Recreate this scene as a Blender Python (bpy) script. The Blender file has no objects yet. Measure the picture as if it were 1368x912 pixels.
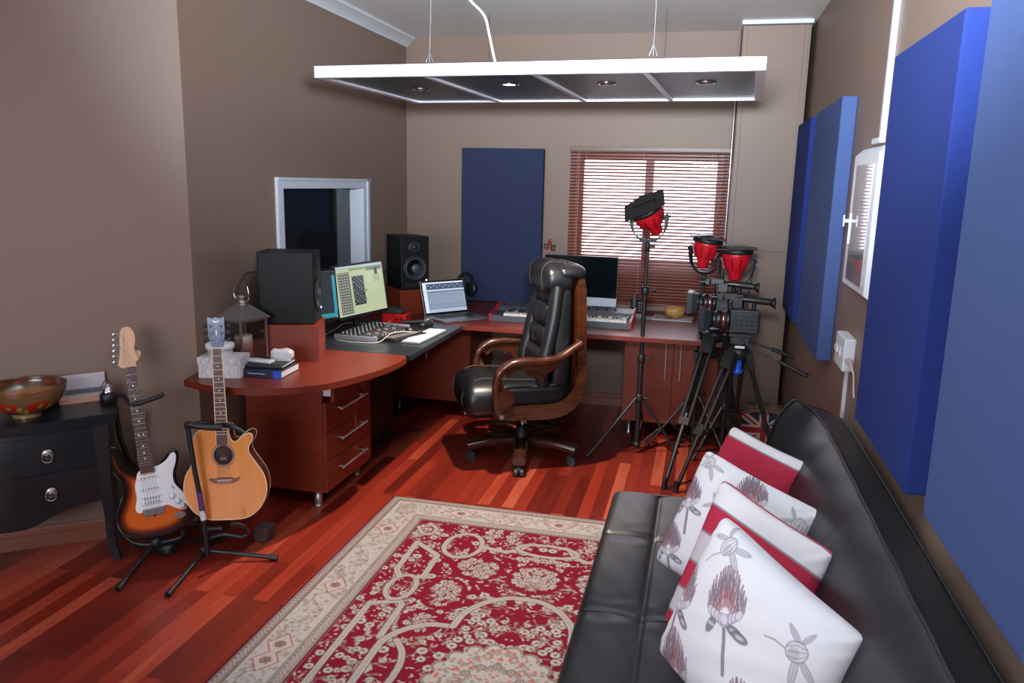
import bpy, math, random
import numpy as np
from mathutils import Matrix, Vector, Euler
random.seed(7); rng = np.random.default_rng(7)
C = bpy.context.scene.collection
PI = math.pi
def R(d): return math.radians(d)
def lin(c):
    return tuple((x/12.92 if x <= .04045 else ((x+.055)/1.055)**2.4) for x in c)
def rgb(r, g, b): return lin((r/255, g/255, b/255))

# ------------------------------------------------------------------ materials
MATS = {}
def mat(name, col, rough=.5, metal=0, coat=0, spec=.5, emit=None, estr=0, alpha=1, trans=0, noise=None, bump=None):
    if name in MATS: return MATS[name]
    m = bpy.data.materials.new(name); m.use_nodes = True; MATS[name] = m
    nt = m.node_tree; b = nt.nodes['Principled BSDF']
    b.inputs['Base Color'].default_value = (*col, 1)
    b.inputs['Roughness'].default_value = rough
    b.inputs['Metallic'].default_value = metal
    b.inputs['Coat Weight'].default_value = coat
    b.inputs['Coat Roughness'].default_value = .08
    b.inputs['Specular IOR Level'].default_value = spec
    b.inputs['Transmission Weight'].default_value = trans
    b.inputs['Alpha'].default_value = alpha
    if emit: b.inputs['Emission Color'].default_value = (*emit, 1); b.inputs['Emission Strength'].default_value = estr
    tc = nt.nodes.new('ShaderNodeTexCoord')
    if noise:                                     # (scale xyz, amount)
        mp = nt.nodes.new('ShaderNodeMapping'); mp.inputs['Scale'].default_value = noise[0]
        n = nt.nodes.new('ShaderNodeTexNoise'); n.inputs['Scale'].default_value = 1; n.inputs['Detail'].default_value = 4
        nt.links.new(tc.outputs['Object'], mp.inputs[0]); nt.links.new(mp.outputs[0], n.inputs[0])
        mx = nt.nodes.new('ShaderNodeMix'); mx.data_type = 'RGBA'
        k = noise[1]
        mx.inputs[6].default_value = (*[c*(1-k) for c in col], 1); mx.inputs[7].default_value = (*[min(1, c*(1+k)) for c in col], 1)
        cr = nt.nodes.new('ShaderNodeMapRange'); cr.inputs[1].default_value = .3; cr.inputs[2].default_value = .7
        nt.links.new(n.outputs[0], cr.inputs[0]); nt.links.new(cr.outputs[0], mx.inputs[0])
        nt.links.new(mx.outputs[2], b.inputs['Base Color'])
    if bump:                                      # (scale, strength, distance)
        n2 = nt.nodes.new('ShaderNodeTexNoise'); n2.inputs['Scale'].default_value = bump[0]; n2.inputs['Detail'].default_value = 3
        nt.links.new(tc.outputs['Object'], n2.inputs[0])
        bp = nt.nodes.new('ShaderNodeBump'); bp.inputs['Strength'].default_value = bump[1]; bp.inputs['Distance'].default_value = bump[2]
        nt.links.new(n2.outputs[0], bp.inputs['Height']); nt.links.new(bp.outputs[0], b.inputs['Normal'])
    return m
def vcol_mat(name, rough=.8, coat=0, emit=0, bump=None, spec=.5):
    if name in MATS: return MATS[name]
    m = mat(name, (.5, .5, .5), rough, coat=coat, bump=bump, spec=spec)
    nt = m.node_tree; b = nt.nodes['Principled BSDF']
    a = nt.nodes.new('ShaderNodeVertexColor'); a.layer_name = 'Col'
    if emit:
        b.inputs['Base Color'].default_value = (.01, .01, .01, 1)
        nt.links.new(a.outputs[0], b.inputs['Emission Color']); b.inputs['Emission Strength'].default_value = emit
    else: nt.links.new(a.outputs[0], b.inputs['Base Color'])
    return m

# ------------------------------------------------------------------ mesh builder
class MB:
    def __init__(s): s.v = []; s.f = []; s.sm = []
    def add(s, vs, fs, smooth=False, M=None):
        n = len(s.v)
        for p in vs: s.v.append(tuple(M @ Vector(p)) if M is not None else tuple(p))
        for f in fs: s.f.append([i+n for i in f]); s.sm.append(smooth)
        return s
    def box(s, c, d, M=None, rz=0, taper=1):
        x, y, z = d[0]/2, d[1]/2, d[2]/2
        vs = [(sx*x*(taper if sz < 0 else 1), sy*y*(taper if sz < 0 else 1), sz*z) for sz in (-1, 1) for sx, sy in ((-1, -1), (1, -1), (1, 1), (-1, 1))]
        L = Matrix.Translation(c) @ Matrix.Rotation(rz, 4, 'Z')
        if M is not None: L = M @ L
        return s.add(vs, [(0, 3, 2, 1), (4, 5, 6, 7), (0, 1, 5, 4), (1, 2, 6, 5), (2, 3, 7, 6), (3, 0, 4, 7)], False, L)
    def bx(s, x0, x1, y0, y1, z0, z1, M=None): return s.box(((x0+x1)/2, (y0+y1)/2, (z0+z1)/2), (x1-x0, y1-y0, z1-z0), M)
    def bar(s, p0, p1, w, h, up=(0, 0, 1), M=None):   # rectangular bar between two points
        p0 = Vector(p0); p1 = Vector(p1); d = (p1-p0); L = d.length; d.normalize()
        u = Vector(up)
        if abs(d.dot(u)) > .98: u = Vector((1, 0, 0))
        a = d.cross(u).normalized(); b = a.cross(d).normalized()
        vs = []
        for p in (p0, p1):
            for i, j in ((-1, -1), (1, -1), (1, 1), (-1, 1)): vs.append(p+a*(i*w/2)+b*(j*h/2))
        return s.add(vs, [(0, 3, 2, 1), (4, 5, 6, 7), (0, 1, 5, 4), (1, 2, 6, 5), (2, 3, 7, 6), (3, 0, 4, 7)], False, M)
    def cyl(s, p0, p1, r0, r1=None, n=16, M=None, caps=True):
        return s.tube([p0, p1], [r0, r0 if r1 is None else r1], n, M, caps)
    def tube(s, path, r, n=10, M=None, caps=True, closed=False):
        P = [Vector(p) for p in path]; m = len(P)
        rs = r if isinstance(r, (list, tuple)) else [r]*m
        vs = []; prev = None
        for i in range(m):
            if closed: t = P[(i+1) % m]-P[i-1]
            else: t = P[min(i+1, m-1)]-P[max(i-1, 0)]
            t = t.normalized() if t.length > 1e-9 else Vector((0, 0, 1))
            if prev is None:
                u = Vector((0, 0, 1)) if abs(t.z) < .9 else Vector((1, 0, 0))
                a = t.cross(u).normalized()
            else: a = (prev - t*prev.dot(t)).normalized()
            prev = a; b = t.cross(a)
            for k in range(n):
                an = 2*PI*k/n; vs.append(P[i]+(a*math.cos(an)+b*math.sin(an))*rs[i])
        fs = []
        for i in range(m if closed else m-1):
            j = (i+1) % m
            for k in range(n): fs.append((i*n+k, i*n+(k+1) % n, j*n+(k+1) % n, j*n+k))
        s.add(vs, fs, True, M)
        if caps and not closed:
            s.add(vs[:n], [tuple(range(n-1, -1, -1))], False, M); s.add(vs[-n:], [tuple(range(n))], False, M)
        return s
    def lathe(s, prof, c=(0, 0, 0), n=24, M=None, sx=1, sy=1, smooth=True):
        vs = []; m = len(prof)
        for r, z in prof:
            for k in range(n):
                a = 2*PI*k/n; vs.append((c[0]+max(r, 1e-5)*math.cos(a)*sx, c[1]+max(r, 1e-5)*math.sin(a)*sy, c[2]+z))
        fs = [(i*n+k, i*n+(k+1) % n, (i+1)*n+(k+1) % n, (i+1)*n+k) for i in range(m-1) for k in range(n)]
        if prof[0][0] > 1e-4: fs.append(tuple(range(n-1, -1, -1)))
        if prof[-1][0] > 1e-4: fs.append(tuple(range((m-1)*n, m*n)))
        return s.add(vs, fs, smooth, M)
    def prism(s, pts, t0, t1, axis='y', M=None, smooth=False):   # outline in the plane normal to axis
        def mk(p, t): return {'y': (p[0], t, p[1]), 'z': (p[0], p[1], t), 'x': (t, p[0], p[1])}[axis]
        n = len(pts); vs = [mk(p, t0) for p in pts]+[mk(p, t1) for p in pts]
        s.add(vs, [(i, (i+1) % n, n+(i+1) % n, n+i) for i in range(n)], smooth, M)
        s.add(vs, [tuple(range(n-1, -1, -1)), tuple(range(n, 2*n))], False, M)
        return s
    def puff(s, c, d, e1=.4, e2=.4, nu=28, nv=16, M=None, rot=None):   # superellipsoid
        def sg(x, e): return math.copysign(abs(x)**e, x)
        vs = []
        for i in range(nv+1):
            v = -PI/2+PI*i/nv
            for k in range(nu):
                u = -PI+2*PI*k/nu
                vs.append((d[0]/2*sg(math.cos(v), e1)*sg(math.cos(u), e2), d[1]/2*sg(math.cos(v), e1)*sg(math.sin(u), e2), d[2]/2*sg(math.sin(v), e1)))
        fs = [(i*nu+k, i*nu+(k+1) % nu, (i+1)*nu+(k+1) % nu, (i+1)*nu+k) for i in range(nv) for k in range(nu)]
        L = Matrix.Translation(c)
        if rot is not None: L = L @ Euler(rot).to_matrix().to_4x4()
        if M is not None: L = M @ L
        return s.add(vs, fs, True, L)
    def loft(s, rings, M=None, caps=True, smooth=True, closed=True):
        n = len(rings[0]); vs = [p for r in rings for p in r]
        kk = n if closed else n-1
        s.add(vs, [(i*n+k, i*n+(k+1) % n, (i+1)*n+(k+1) % n, (i+1)*n+k) for i in range(len(rings)-1) for k in range(kk)], smooth, M)
        if caps: s.add(rings[0], [tuple(range(n-1, -1, -1))], False, M); s.add(rings[-1], [tuple(range(n))], False, M)
        return s
    def build(s, name, m, parent=None, bevel=0, seg=2, weld=False):
        me = bpy.data.meshes.new(name); me.from_pydata(s.v, [], s.f)
        me.polygons.foreach_set('use_smooth', s.sm)
        o = bpy.data.objects.new(name, me); C.objects.link(o)
        me.materials.append(m); me.update()
        if parent is not None: o.parent = parent
        if weld:
            w = o.modifiers.new('weld', 'WELD'); w.merge_threshold = 1e-4
        if bevel:
            b = o.modifiers.new('bevel', 'BEVEL'); b.width = bevel; b.segments = seg; b.limit_method = 'ANGLE'; b.angle_limit = R(40)
        return o
def grid_obj(name, P, col, m, parent=None, back=False):     # P (h,w,3) points, col (h,w,3) linear
    h, w = P.shape[:2]
    me = bpy.data.meshes.new(name)
    idx = np.arange(h*w).reshape(h, w)
    q = np.stack([idx[:-1, :-1], idx[:-1, 1:], idx[1:, 1:], idx[1:, :-1]], -1).reshape(-1, 4)
    me.from_pydata(P.reshape(-1, 3).tolist(), [], q.tolist()) if h*w < 3000 else big_mesh(me, P.reshape(-1, 3), q)
    me.polygons.foreach_set('use_smooth', np.ones(len(q), bool))
    a = me.color_attributes.new('Col', 'FLOAT_COLOR', 'POINT')
    cc = np.ones((h*w, 4), np.float32); cc[:, :3] = col.reshape(-1, 3); a.data.foreach_set('color', cc.ravel())
    o = bpy.data.objects.new(name, me); C.objects.link(o); me.materials.append(m); me.update()
    if parent is not None: o.parent = parent
    return o
def big_mesh(me, P, q):
    me.vertices.add(len(P)); me.vertices.foreach_set('co', P.astype(np.float32).ravel())
    me.loops.add(q.size); me.loops.foreach_set('vertex_index', q.ravel().astype(np.int32))
    me.polygons.add(len(q)); me.polygons.foreach_set('loop_start', np.arange(0, q.size, 4, dtype=np.int32))
    me.update(calc_edges=True); me.validate()
def thing(name, label, cat, loc=(0, 0, 0), rot=(0, 0, 0), group=None):
    o = bpy.data.objects.new(name, None); C.objects.link(o); o.empty_display_size = .05
    o.location = loc; o.rotation_euler = rot if isinstance(rot, (tuple, list, Euler)) else (0, 0, rot)
    o['label'] = label; o['category'] = cat
    if group: o['group'] = group
    return o
def tag(o, label, cat, group=None):
    o['label'] = label; o['category'] = cat
    if group: o['group'] = group
    return o
def struct(o): o['kind'] = 'structure'; return o
def smooth_closed(pts, k=5):
    n = len(pts); out = []
    for i in range(n):
        p0, p1, p2, p3 = (np.array(pts[(i+j-1) % n], float) for j in range(4))
        for a in range(k):
            t = a/k
            out.append(tuple(.5*((2*p1)+(-p0+p2)*t+(2*p0-5*p1+4*p2-p3)*t*t+(-p0+3*p1-3*p2+p3)*t**3)))
    return out
def smooth_open(pts, k=6):
    P = [np.array(p, float) for p in pts]; P = [2*P[0]-P[1]]+P+[2*P[-1]-P[-2]]; out = []
    for i in range(1, len(P)-2):
        for a in range(k):
            t = a/k; p0, p1, p2, p3 = P[i-1:i+3]
            out.append(tuple(.5*((2*p1)+(-p0+p2)*t+(2*p0-5*p1+4*p2-p3)*t*t+(-p0+3*p1-3*p2+p3)*t**3)))
    out.append(tuple(P[-2])); return out
def text_mb(body, size, M, depth=.0006, align='CENTER'):
    cu = bpy.data.curves.new('t', 'FONT'); cu.body = body; cu.size = size; cu.extrude = depth; cu.align_x = align; cu.resolution_u = 3
    o = bpy.data.objects.new('t', cu); C.objects.link(o)
    me = bpy.data.meshes.new_from_object(o.evaluated_get(bpy.context.evaluated_depsgraph_get()))
    mb = MB(); mb.add([v.co.copy() for v in me.vertices], [tuple(p.vertices) for p in me.polygons], False, M)
    bpy.data.objects.remove(o); bpy.data.meshes.remove(me); return mb
# 2-D painting on arrays
class Canvas:
    def __init__(s, w, h, res, col):
        s.nx = int(round(w/res))+1; s.ny = int(round(h/res))+1
        s.X, s.Y = np.meshgrid(np.linspace(0, w, s.nx), np.linspace(0, h, s.ny)); s.res = w/(s.nx-1); s.resy = h/(s.ny-1)
        s.c = np.empty((s.ny, s.nx, 3)); s.c[:] = col
    def win(s, x0, x1, y0, y1):
        r = s.res; q = s.resy; i0 = max(0, int((x0)/r)-1); i1 = min(s.nx, int((x1)/r)+3); j0 = max(0, int(y0/q)-1); j1 = min(s.ny, int(y1/q)+3)
        return slice(j0, max(j0, j1)), slice(i0, max(i0, i1))
    def blend(s, w, m, col, a=1):
        m = (np.clip(m, 0, 1)*a)[..., None]; s.c[w] = s.c[w]*(1-m)+np.array(col)*m
    def disc(s, x, y, r, col, a=1, ry=None, ang=0):
        ry = ry or r; q = max(r, ry)+s.res; w = s.win(x-q, x+q, y-q, y+q); X = s.X[w]-x; Y = s.Y[w]-y
        if ang: X, Y = X*math.cos(ang)+Y*math.sin(ang), -X*math.sin(ang)+Y*math.cos(ang)
        d = np.sqrt((X/r)**2+(Y/ry)**2); s.blend(w, (1-d)*min(r, ry)/s.res+.5, col, a)
    def rect(s, x0, x1, y0, y1, col, a=1):
        w = s.win(x0, x1, y0, y1); X = s.X[w]; Y = s.Y[w]; r = s.res
        m = np.clip((X-x0)/r+.5, 0, 1)*np.clip((x1-X)/r+.5, 0, 1)*np.clip((Y-y0)/r+.5, 0, 1)*np.clip((y1-Y)/r+.5, 0, 1)
        s.blend(w, m, col, a)
    def line(s, pts, wd, col, a=1, w2=None):
        n = len(pts)
        for i in range(n-1):
            (x0, y0), (x1, y1) = pts[i][:2], pts[i+1][:2]; ww = wd if w2 is None else wd+(w2-wd)*i/max(1, n-2)
            w = s.win(min(x0, x1)-ww, max(x0, x1)+ww, min(y0, y1)-ww, max(y0, y1)+ww)
            X = s.X[w]-x0; Y = s.Y[w]-y0; dx, dy = x1-x0, y1-y0; L = dx*dx+dy*dy+1e-12
            t = np.clip((X*dx+Y*dy)/L, 0, 1); d = np.hypot(X-t*dx, Y-t*dy)
            s.blend(w, (ww/2-d)/s.res+.5, col, a)
# ------------------------------------------------------------------ the room
H = 2.69; XR = .604; XL = -2.25; YB = 5.824
wallm = mat('wall_paint', rgb(130, 108, 96), .5, spec=.35, noise=((1.2, 1.2, 1.2), .04), bump=(60, .12, .004))
ceilm = mat('ceiling_paint', rgb(232, 229, 226), .5)
whitem = mat('white_gloss_paint', rgb(205, 208, 214), .35)
graym = mat('grey_white_paint', rgb(204, 210, 222), .4)
CU = (-2.25, 3.13); UD = Vector((-.792, -.610, 0)); WN = Vector((.610, -.792, 0))   # corner, run and room-side normal of the slanted wall
FAR = (CU[0]+UD.x*2.4, CU[1]+UD.y*2.4)

# floor: narrow red hardwood boards running to the window wall
def floor_mat():
    m = mat('red_hardwood', (.3, .05, .03), .22, spec=.5); nt = m.node_tree; b = nt.nodes['Principled BSDF']; N = nt.nodes.new; L = nt.links.new
    tc = N('ShaderNodeTexCoord'); mp = N('ShaderNodeMapping'); mp.inputs['Rotation'].default_value = (0, 0, R(90))
    L(tc.outputs['Object'], mp.inputs[0])
    br = N('ShaderNodeTexBrick'); br.offset = .37; br.offset_frequency = 2; br.squash = 1
    br.inputs['Scale'].default_value = 1; br.inputs['Brick Width'].default_value = .85; br.inputs['Row Height'].default_value = .066
    br.inputs['Mortar Size'].default_value = .0009; br.inputs['Mortar Smooth'].default_value = .3; br.inputs['Bias'].default_value = 0
    br.inputs['Color1'].default_value = (0, 0, 0, 1); br.inputs['Color2'].default_value = (1, 1, 1, 1); br.inputs['Mortar'].default_value = (0, 0, 0, 1)
    L(mp.outputs[0], br.inputs[0])
    mp2 = N('ShaderNodeMapping'); mp2.inputs['Scale'].default_value = (22, 1.6, 1); L(tc.outputs['Object'], mp2.inputs[0])
    wn = N('ShaderNodeTexNoise'); wn.inputs['Scale'].default_value = 1; wn.inputs['Detail'].default_value = 5; L(mp2.outputs[0], wn.inputs[0])
    mul = N('ShaderNodeMath'); mul.operation = 'MULTIPLY_ADD'; mul.inputs[1].default_value = .5
    sub = N('ShaderNodeMath'); sub.operation = 'SUBTRACT'; sub.inputs[1].default_value = .25
    L(br.outputs['Color'], mul.inputs[2]); L(wn.outputs[0], mul.inputs[0]); L(mul.outputs[0], sub.inputs[0])
    cr = N('ShaderNodeValToRGB'); L(sub.outputs[0], cr.inputs[0]); e = cr.color_ramp.elements
    e[0].position = 0; e[0].color = (*rgb(86, 24, 17), 1); e[1].position = 1; e[1].color = (*rgb(166, 78, 54), 1)
    for p, c in ((.2, (106, 30, 20)), (.45, (122, 36, 24)), (.7, (136, 44, 29)), (.88, (150, 56, 38))):
        q = e.new(p); q.color = (*rgb(*c), 1)
    mm = N('ShaderNodeMix'); mm.data_type = 'RGBA'; mm.inputs[7].default_value = (*rgb(50, 16, 10), 1)
    L(br.outputs['Fac'], mm.inputs[0]); L(cr.outputs[0], mm.inputs[6]); L(mm.outputs[2], b.inputs['Base Color'])
    rr = N('ShaderNodeMapRange'); rr.inputs[3].default_value = .24; rr.inputs[4].default_value = .40; L(wn.outputs[0], rr.inputs[0]); L(rr.outputs[0], b.inputs['Roughness'])
    return m
poly = [(XR+.1, -2.1), (XR+.1, YB+.1), (XL-.1, YB+.1), (XL-.1, CU[1]), (FAR[0]-.1, FAR[1]), (FAR[0]-.1, -2.1)]
struct(MB().prism(poly, -.08, 0, 'z').build('floor', floor_mat()))
struct(MB().prism(poly, H, H+.1, 'z').build('ceiling', ceilm))
struct(MB().bx(XR, XR+.12, -2.1, YB+.12, 0, H).build('wall_right', wallm))
# back wall with the window opening
wx0, wx1, wz0, wz1 = -.93, .115, 1.06, 1.875
w = MB()
w.bx(XL-.12, wx0, YB, YB+.14, 0, H); w.bx(wx1, XR, YB, YB+.14, 0, H); w.bx(wx0, wx1, YB, YB+.14, 0, wz0); w.bx(wx0, wx1, YB, YB+.14, wz1, H)
struct(w.build('wall_back', wallm))
# left wall with the control window opening
ly0, ly1, lz0, lz1 = 3.925, 4.985, .98, 1.60
w = MB()
w.bx(XL-.12, XL, CU[1], ly0, 0, H); w.bx(XL-.12, XL, ly1, YB, 0, H); w.bx(XL-.12, XL, ly0, ly1, 0, lz0); w.bx(XL-.12, XL, ly0, ly1, lz1, H)
struct(w.build('wall_left', wallm))
p0 = Vector((CU[0], CU[1], 0)); p1 = p0+UD*2.4; bk = -WN*.12
struct(MB().prism([(p0.x, p0.y), (p0.x+bk.x, p0.y+bk.y), (p1.x+bk.x, p1.y+bk.y), (p1.x, p1.y)], 0, H, 'z').build('wall_slanted', wallm))
struct(MB().bx(FAR[0]-.12, FAR[0], -2.1, FAR[1]+.1, 0, H).build('wall_far_left', wallm))
# rear wall behind the camera with a wide window
w = MB(); w.bx(FAR[0], -3.0, -2.12, -2, 0, H); w.bx(-.6, XR, -2.12, -2, 0, H); w.bx(-3, -.6, -2.12, -2, 0, .9); w.bx(-3, -.6, -2.12, -2, 2.2, H)
struct(w.build('wall_rear', wallm))
# boxed-in column in the corner right of the window
w = MB(); w.bx(.160, .572, 5.50, YB, 0, 2.66)
struct(w.build('wall_column', wallm))
w = MB(); w.bx(.150, .582, 5.475, YB, 2.665, 2.70); struct(w.build('trim_1', whitem, bevel=.003))
w = MB(); w.bx(.162, .19, 5.492, 5.5, 0, 2.66); w.bx(.535, .56, 5.492, 5.5, 0, 2.66); w.bx(.16, .572, 5.495, 5.5, 1.236, 1.242); struct(w.build('trim_2', wallm, bevel=.002))
# conduit pipe beside the blind
w = MB(); w.cyl((.150, 5.80, 0.75), (.150, 5.80, 2.66), .009); w.cyl((.150, 5.80, 1.2), (.150, 5.80, 1.9), .0105)
tag(w.build('conduit_pipe', mat('pipe_paint', rgb(150, 138, 140), .25, metal=.5)), 'thin glossy conduit pipe running up the back wall right of the blind', 'pipe')
# cornice along the left wall
prof = [(0, 0), (.012, 0), (.018, -.006+.0), (.03, .02), (.055, .05), (.062, .05), (.07, .07), (0, .07)]
w = MB(); w.prism([(XL+a, 2.62+b) for a, b in [(0, 0), (.010, 0), (.014, .012), (.03, .03), (.055, .048), (.066, .052), (.072, .07), (0, .07)]], CU[1], YB, 'y')
struct(w.build('trim_3', whitem))
w = MB(); a = Vector((CU[0], CU[1], 2.62)); b_ = a+UD*2.4
rings = []
for q in (a, b_):
    rings.append([tuple(q+WN*u+Vector((0, 0, v))) for u, v in [(0, 0), (.010, 0), (.014, .012), (.03, .03), (.055, .048), (.066, .052), (.072, .07), (0, .07)]])
w.loft(rings, smooth=False); struct(w.build('trim_4', whitem))
# dark paint shadow-gap strip at the top of the back wall
# baseboards
basem = mat('brown_skirting', rgb(124, 74, 56), .35, noise=((2, 2, 30), .15))
def skirt(name, a, b, n, h=.095):
    a = Vector(a); b = Vector(b); n = Vector(n); pr = [(0, 0), (.018, 0), (.018, h*.62), (.013, h*.68), (.013, h*.86), (.006, h), (0, h)]
    w = MB(); w.loft([[tuple(q+n*u+Vector((0, 0, v))) for u, v in pr] for q in (a, b)], smooth=False); return struct(w.build(name, basem))
skirt('baseboard_back', (XL, YB, 0), (.16, YB, 0), (0, -1, 0))
skirt('baseboard_left', (XL, CU[1], 0), (XL, YB, 0), (1, 0, 0))
skirt('baseboard_slanted', p0, p1, WN)
skirt('baseboard_right', (XR, -2, 0), (XR, YB, 0), (-1, 0, 0))
# ---- window_1: wood frame behind the blind
woodr = mat('red_brown_timber', rgb(110, 44, 30), .35, noise=((3, 3, 20), .15))
w = MB(); fy0, fy1 = YB+.03, YB+.085
w.bx(wx0, wx0+.05, fy0, fy1, wz0, wz1); w.bx(wx1-.05, wx1, fy0, fy1, wz0, wz1); w.bx(wx0+.05, wx1-.05, fy0, fy1, wz1-.05, wz1); w.bx(wx0+.05, wx1-.05, fy0, fy1, wz0, wz0+.06)
w.bx(-.435, -.375, fy0, fy1, wz0+.06, wz1-.05)
wf = struct(w.build('window_1', woodr, bevel=.003))
def thin_glass(name, k=.08):
    m = mat(name, (1, 1, 1), .03); nt = m.node_tree; o = nt.nodes['Material Output']; t = nt.nodes.new('ShaderNodeBsdfTransparent'); g = nt.nodes.new('ShaderNodeBsdfGlossy'); g.inputs['Roughness'].default_value = .03
    f = nt.nodes.new('ShaderNodeLayerWeight'); f.inputs[0].default_value = .25; mr = nt.nodes.new('ShaderNodeMath'); mr.operation = 'MULTIPLY_ADD'; mr.inputs[1].default_value = .6; mr.inputs[2].default_value = k*.4
    x = nt.nodes.new('ShaderNodeMixShader'); nt.links.new(f.outputs['Fresnel'], mr.inputs[0]); nt.links.new(mr.outputs[0], x.inputs[0]); nt.links.new(t.outputs[0], x.inputs[1]); nt.links.new(g.outputs[0], x.inputs[2]); nt.links.new(x.outputs[0], o.inputs[0]); return m
glassm = thin_glass('clear_glass')
MB().bx(wx0+.045, wx1-.045, YB+.055, YB+.059, wz0+.055, wz1-.045).build('window_glass', glassm, wf)
# ---- window_2: control room window on the left wall
w = MB()
for a in ((XL-.02, XL+.018),):
    w.bx(*a, ly0-.05, ly0+.01, lz0-.05, lz1+.05); w.bx(*a, ly1-.01, ly1+.10, lz0-.05, lz1+.05)
    w.bx(*a, ly0+.01, ly1-.01, lz1-.01, lz1+.05); w.bx(*a, ly0+.01, ly1-.01, lz0-.05, lz0+.01)
w.bx(XL+.018, XL+.026, ly1+.045, ly1+.075, lz0-.05, lz1+.05); w.bx(XL+.018, XL+.026, ly0-.05, ly1+.10, lz1+.035, lz1+.05)
w.bx(XL-.12, XL-.02, ly0-.01, ly0+.012, lz0, lz1); w.bx(XL-.12, XL-.02, ly1-.012, ly1+.01, lz0, lz1); w.bx(XL-.12, XL-.02, ly0, ly1, lz1-.012, lz1+.01)
w2 = struct(w.build('window_2', graym, bevel=.002))
MB().bx(XL-.085, XL-.08, ly0+.01, ly1-.01, lz0+.01, lz1-.01).build('window_glass', mat('dark_glass', (.012, .014, .02), .06, spec=.5), w2)
# ---- window_3: unseen rear window behind the camera (the added fill lamp stands here)
w = MB(); w.bx(-3, -2.94, -2.09, -2.03, .9, 2.2); w.bx(-.66, -.6, -2.09, -2.03, .9, 2.2); w.bx(-2.94, -.66, -2.09, -2.03, .9, .96); w.bx(-2.94, -.66, -2.09, -2.03, 2.14, 2.2); w.bx(-1.83, -1.77, -2.09, -2.03, .96, 2.14)
struct(w.build('window_3', whitem))
# ---- venetian blind
slatm = mat('blind_slat_timber', rgb(128, 54, 38), .38, noise=((2, 8, 8), .12))
bt = thing('venetian_blind', 'reddish brown wooden venetian blind hanging over the bright back window', 'blind', (-.4145, YB-.034, 0))
z0b, z1b = .80, 1.885; hw = 1.115/2
w = MB(); ns = 47
for i in range(ns):
    z = z0b+.018+(z1b-z0b-.03)*i/(ns-1); sag = 0
    a = R(28); hd = .0125
    n = 14
    for k in range(1):
        ring = []
        for x in (-hw, hw):
            ring.append([(x, -hd*math.cos(a), z-hd*math.sin(a)-.0011), (x, 0, z+.0012-.0011), (x, hd*math.cos(a), z+hd*math.sin(a)-.0011), (x, hd*math.cos(a), z+hd*math.sin(a)+.0011), (x, 0, z+.0012+.0011), (x, -hd*math.cos(a), z-hd*math.sin(a)+.0011)])
        w.loft(ring, smooth=False)
w.build('slats', slatm, bt)
MB().bx(-hw-.004, hw+.004, -.02, .02, z1b, z1b+.03).build('headrail', mat('headrail', rgb(96, 62, 52), .4), bt, bevel=.002)
MB().bx(-hw, hw, -.014, .014, z0b-.01, z0b+.006).build('bottom_rail', slatm, bt, bevel=.003)
for x in (-.505, -.44, -.03, .44):
    w = MB(); w.tube([(x, -.014, z0b), (x, -.014, z1b)], .0012, 6); w.tube([(x, .014, z0b), (x, .014, z1b)], .0012, 6)
    w.build('ladder_cord', mat('cord_cream', rgb(190, 150, 130), .7), bt)
w = MB(); w.tube([(-.49, -.022, z1b), (-.492, -.022, 1.0)], .002, 6); w.lathe([(.001, 0), (.006, .004), (.004, .03), (.001, .034)], (-.492, -.022, .97), 10)
w.build('pull_cord', mat('cord_cream', rgb(190, 150, 130), .7), bt)

# ------------------------------------------------------------------ wall panels
navy = mat('navy_fabric', rgb(34, 52, 118), .9, spec=.2, bump=(900, .3, .0006), noise=((400, 400, 400), .12))
slate = mat('slate_fabric', rgb(68, 86, 134), .9, spec=.2, bump=(900, .3, .0006), noise=((400, 400, 400), .12))
dnavy = mat('dark_blue_fabric', rgb(46, 52, 80), .9, spec=.2, bump=(900, .3, .0006), noise=((400, 400, 400), .12))
def panel(x0, x1, y0, y1, z0, z1, m, label):
    o = MB().bx(x0, x1, y0, y1, z0, z1).build('acoustic_absorber', m, bevel=.006, seg=3); tag(o, label, 'acoustic panel'); return o
fx = .540
panel(fx, XR-.001, 4.80, 5.44, .885, 2.045, navy, 'narrow looking navy fabric wall panel nearest the window corner')
panel(fx, XR-.001, 3.74, 4.58, .885, 2.045, slate, 'slate blue fabric wall panel between the far navy panel and the white fuse box')
panel(fx, XR-.001, 2.07, 2.77, .895, 2.06, navy, 'deep navy fabric wall panel above the sofa back next to the white fuse box')
panel(fx-.005, XR-.001, .95, 1.88, .92, 2.06, slate, 'large slate blue fabric wall panel nearest the camera above the sofa')
panel(-1.785, -1.165, YB-.075, YB-.01, .755, 1.895, dnavy, 'tall dark blue fabric panel standing on the desk against the back wall')

# ------------------------------------------------------------------ fuse box, switch box on right wall
fb = thing('fuse_box', 'white wall fuse box with a glossy grey door and small white handle', 'fuse box', (XR, 3.23, 0))
w = MB(); w.add([(0, -.26, 1.255), (0, .26, 1.255), (0, .26, 1.81), (0, -.26, 1.81), (-.034, -.228, 1.28), (-.034, .228, 1.28), (-.034, .228, 1.782), (-.034, -.228, 1.782)],
                [(0, 1, 2, 3), (4, 7, 6, 5), (0, 4, 5, 1), (1, 5, 6, 2), (2, 6, 7, 3), (3, 7, 4, 0)])
w.build('housing', mat('white_plastic', rgb(214, 216, 222), .4), fb)
MB().bx(-.040, -.034, -.18, .14, 1.305, 1.745).build('door', mat('mirror_door', rgb(176, 180, 190), .05, metal=.45, coat=.6), fb, bevel=.002)
w = MB(); w.bx(-.045, -.034, .15, .163, 1.44, 1.56); w.cyl((-.040, .157, 1.53), (-.062, .157, 1.53), .007); w.box((-.064, .157, 1.53), (.006, .012, .045)); w.build('key_handle', mat('white_plastic', rgb(214, 216, 222), .4), fb, bevel=.002)
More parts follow.
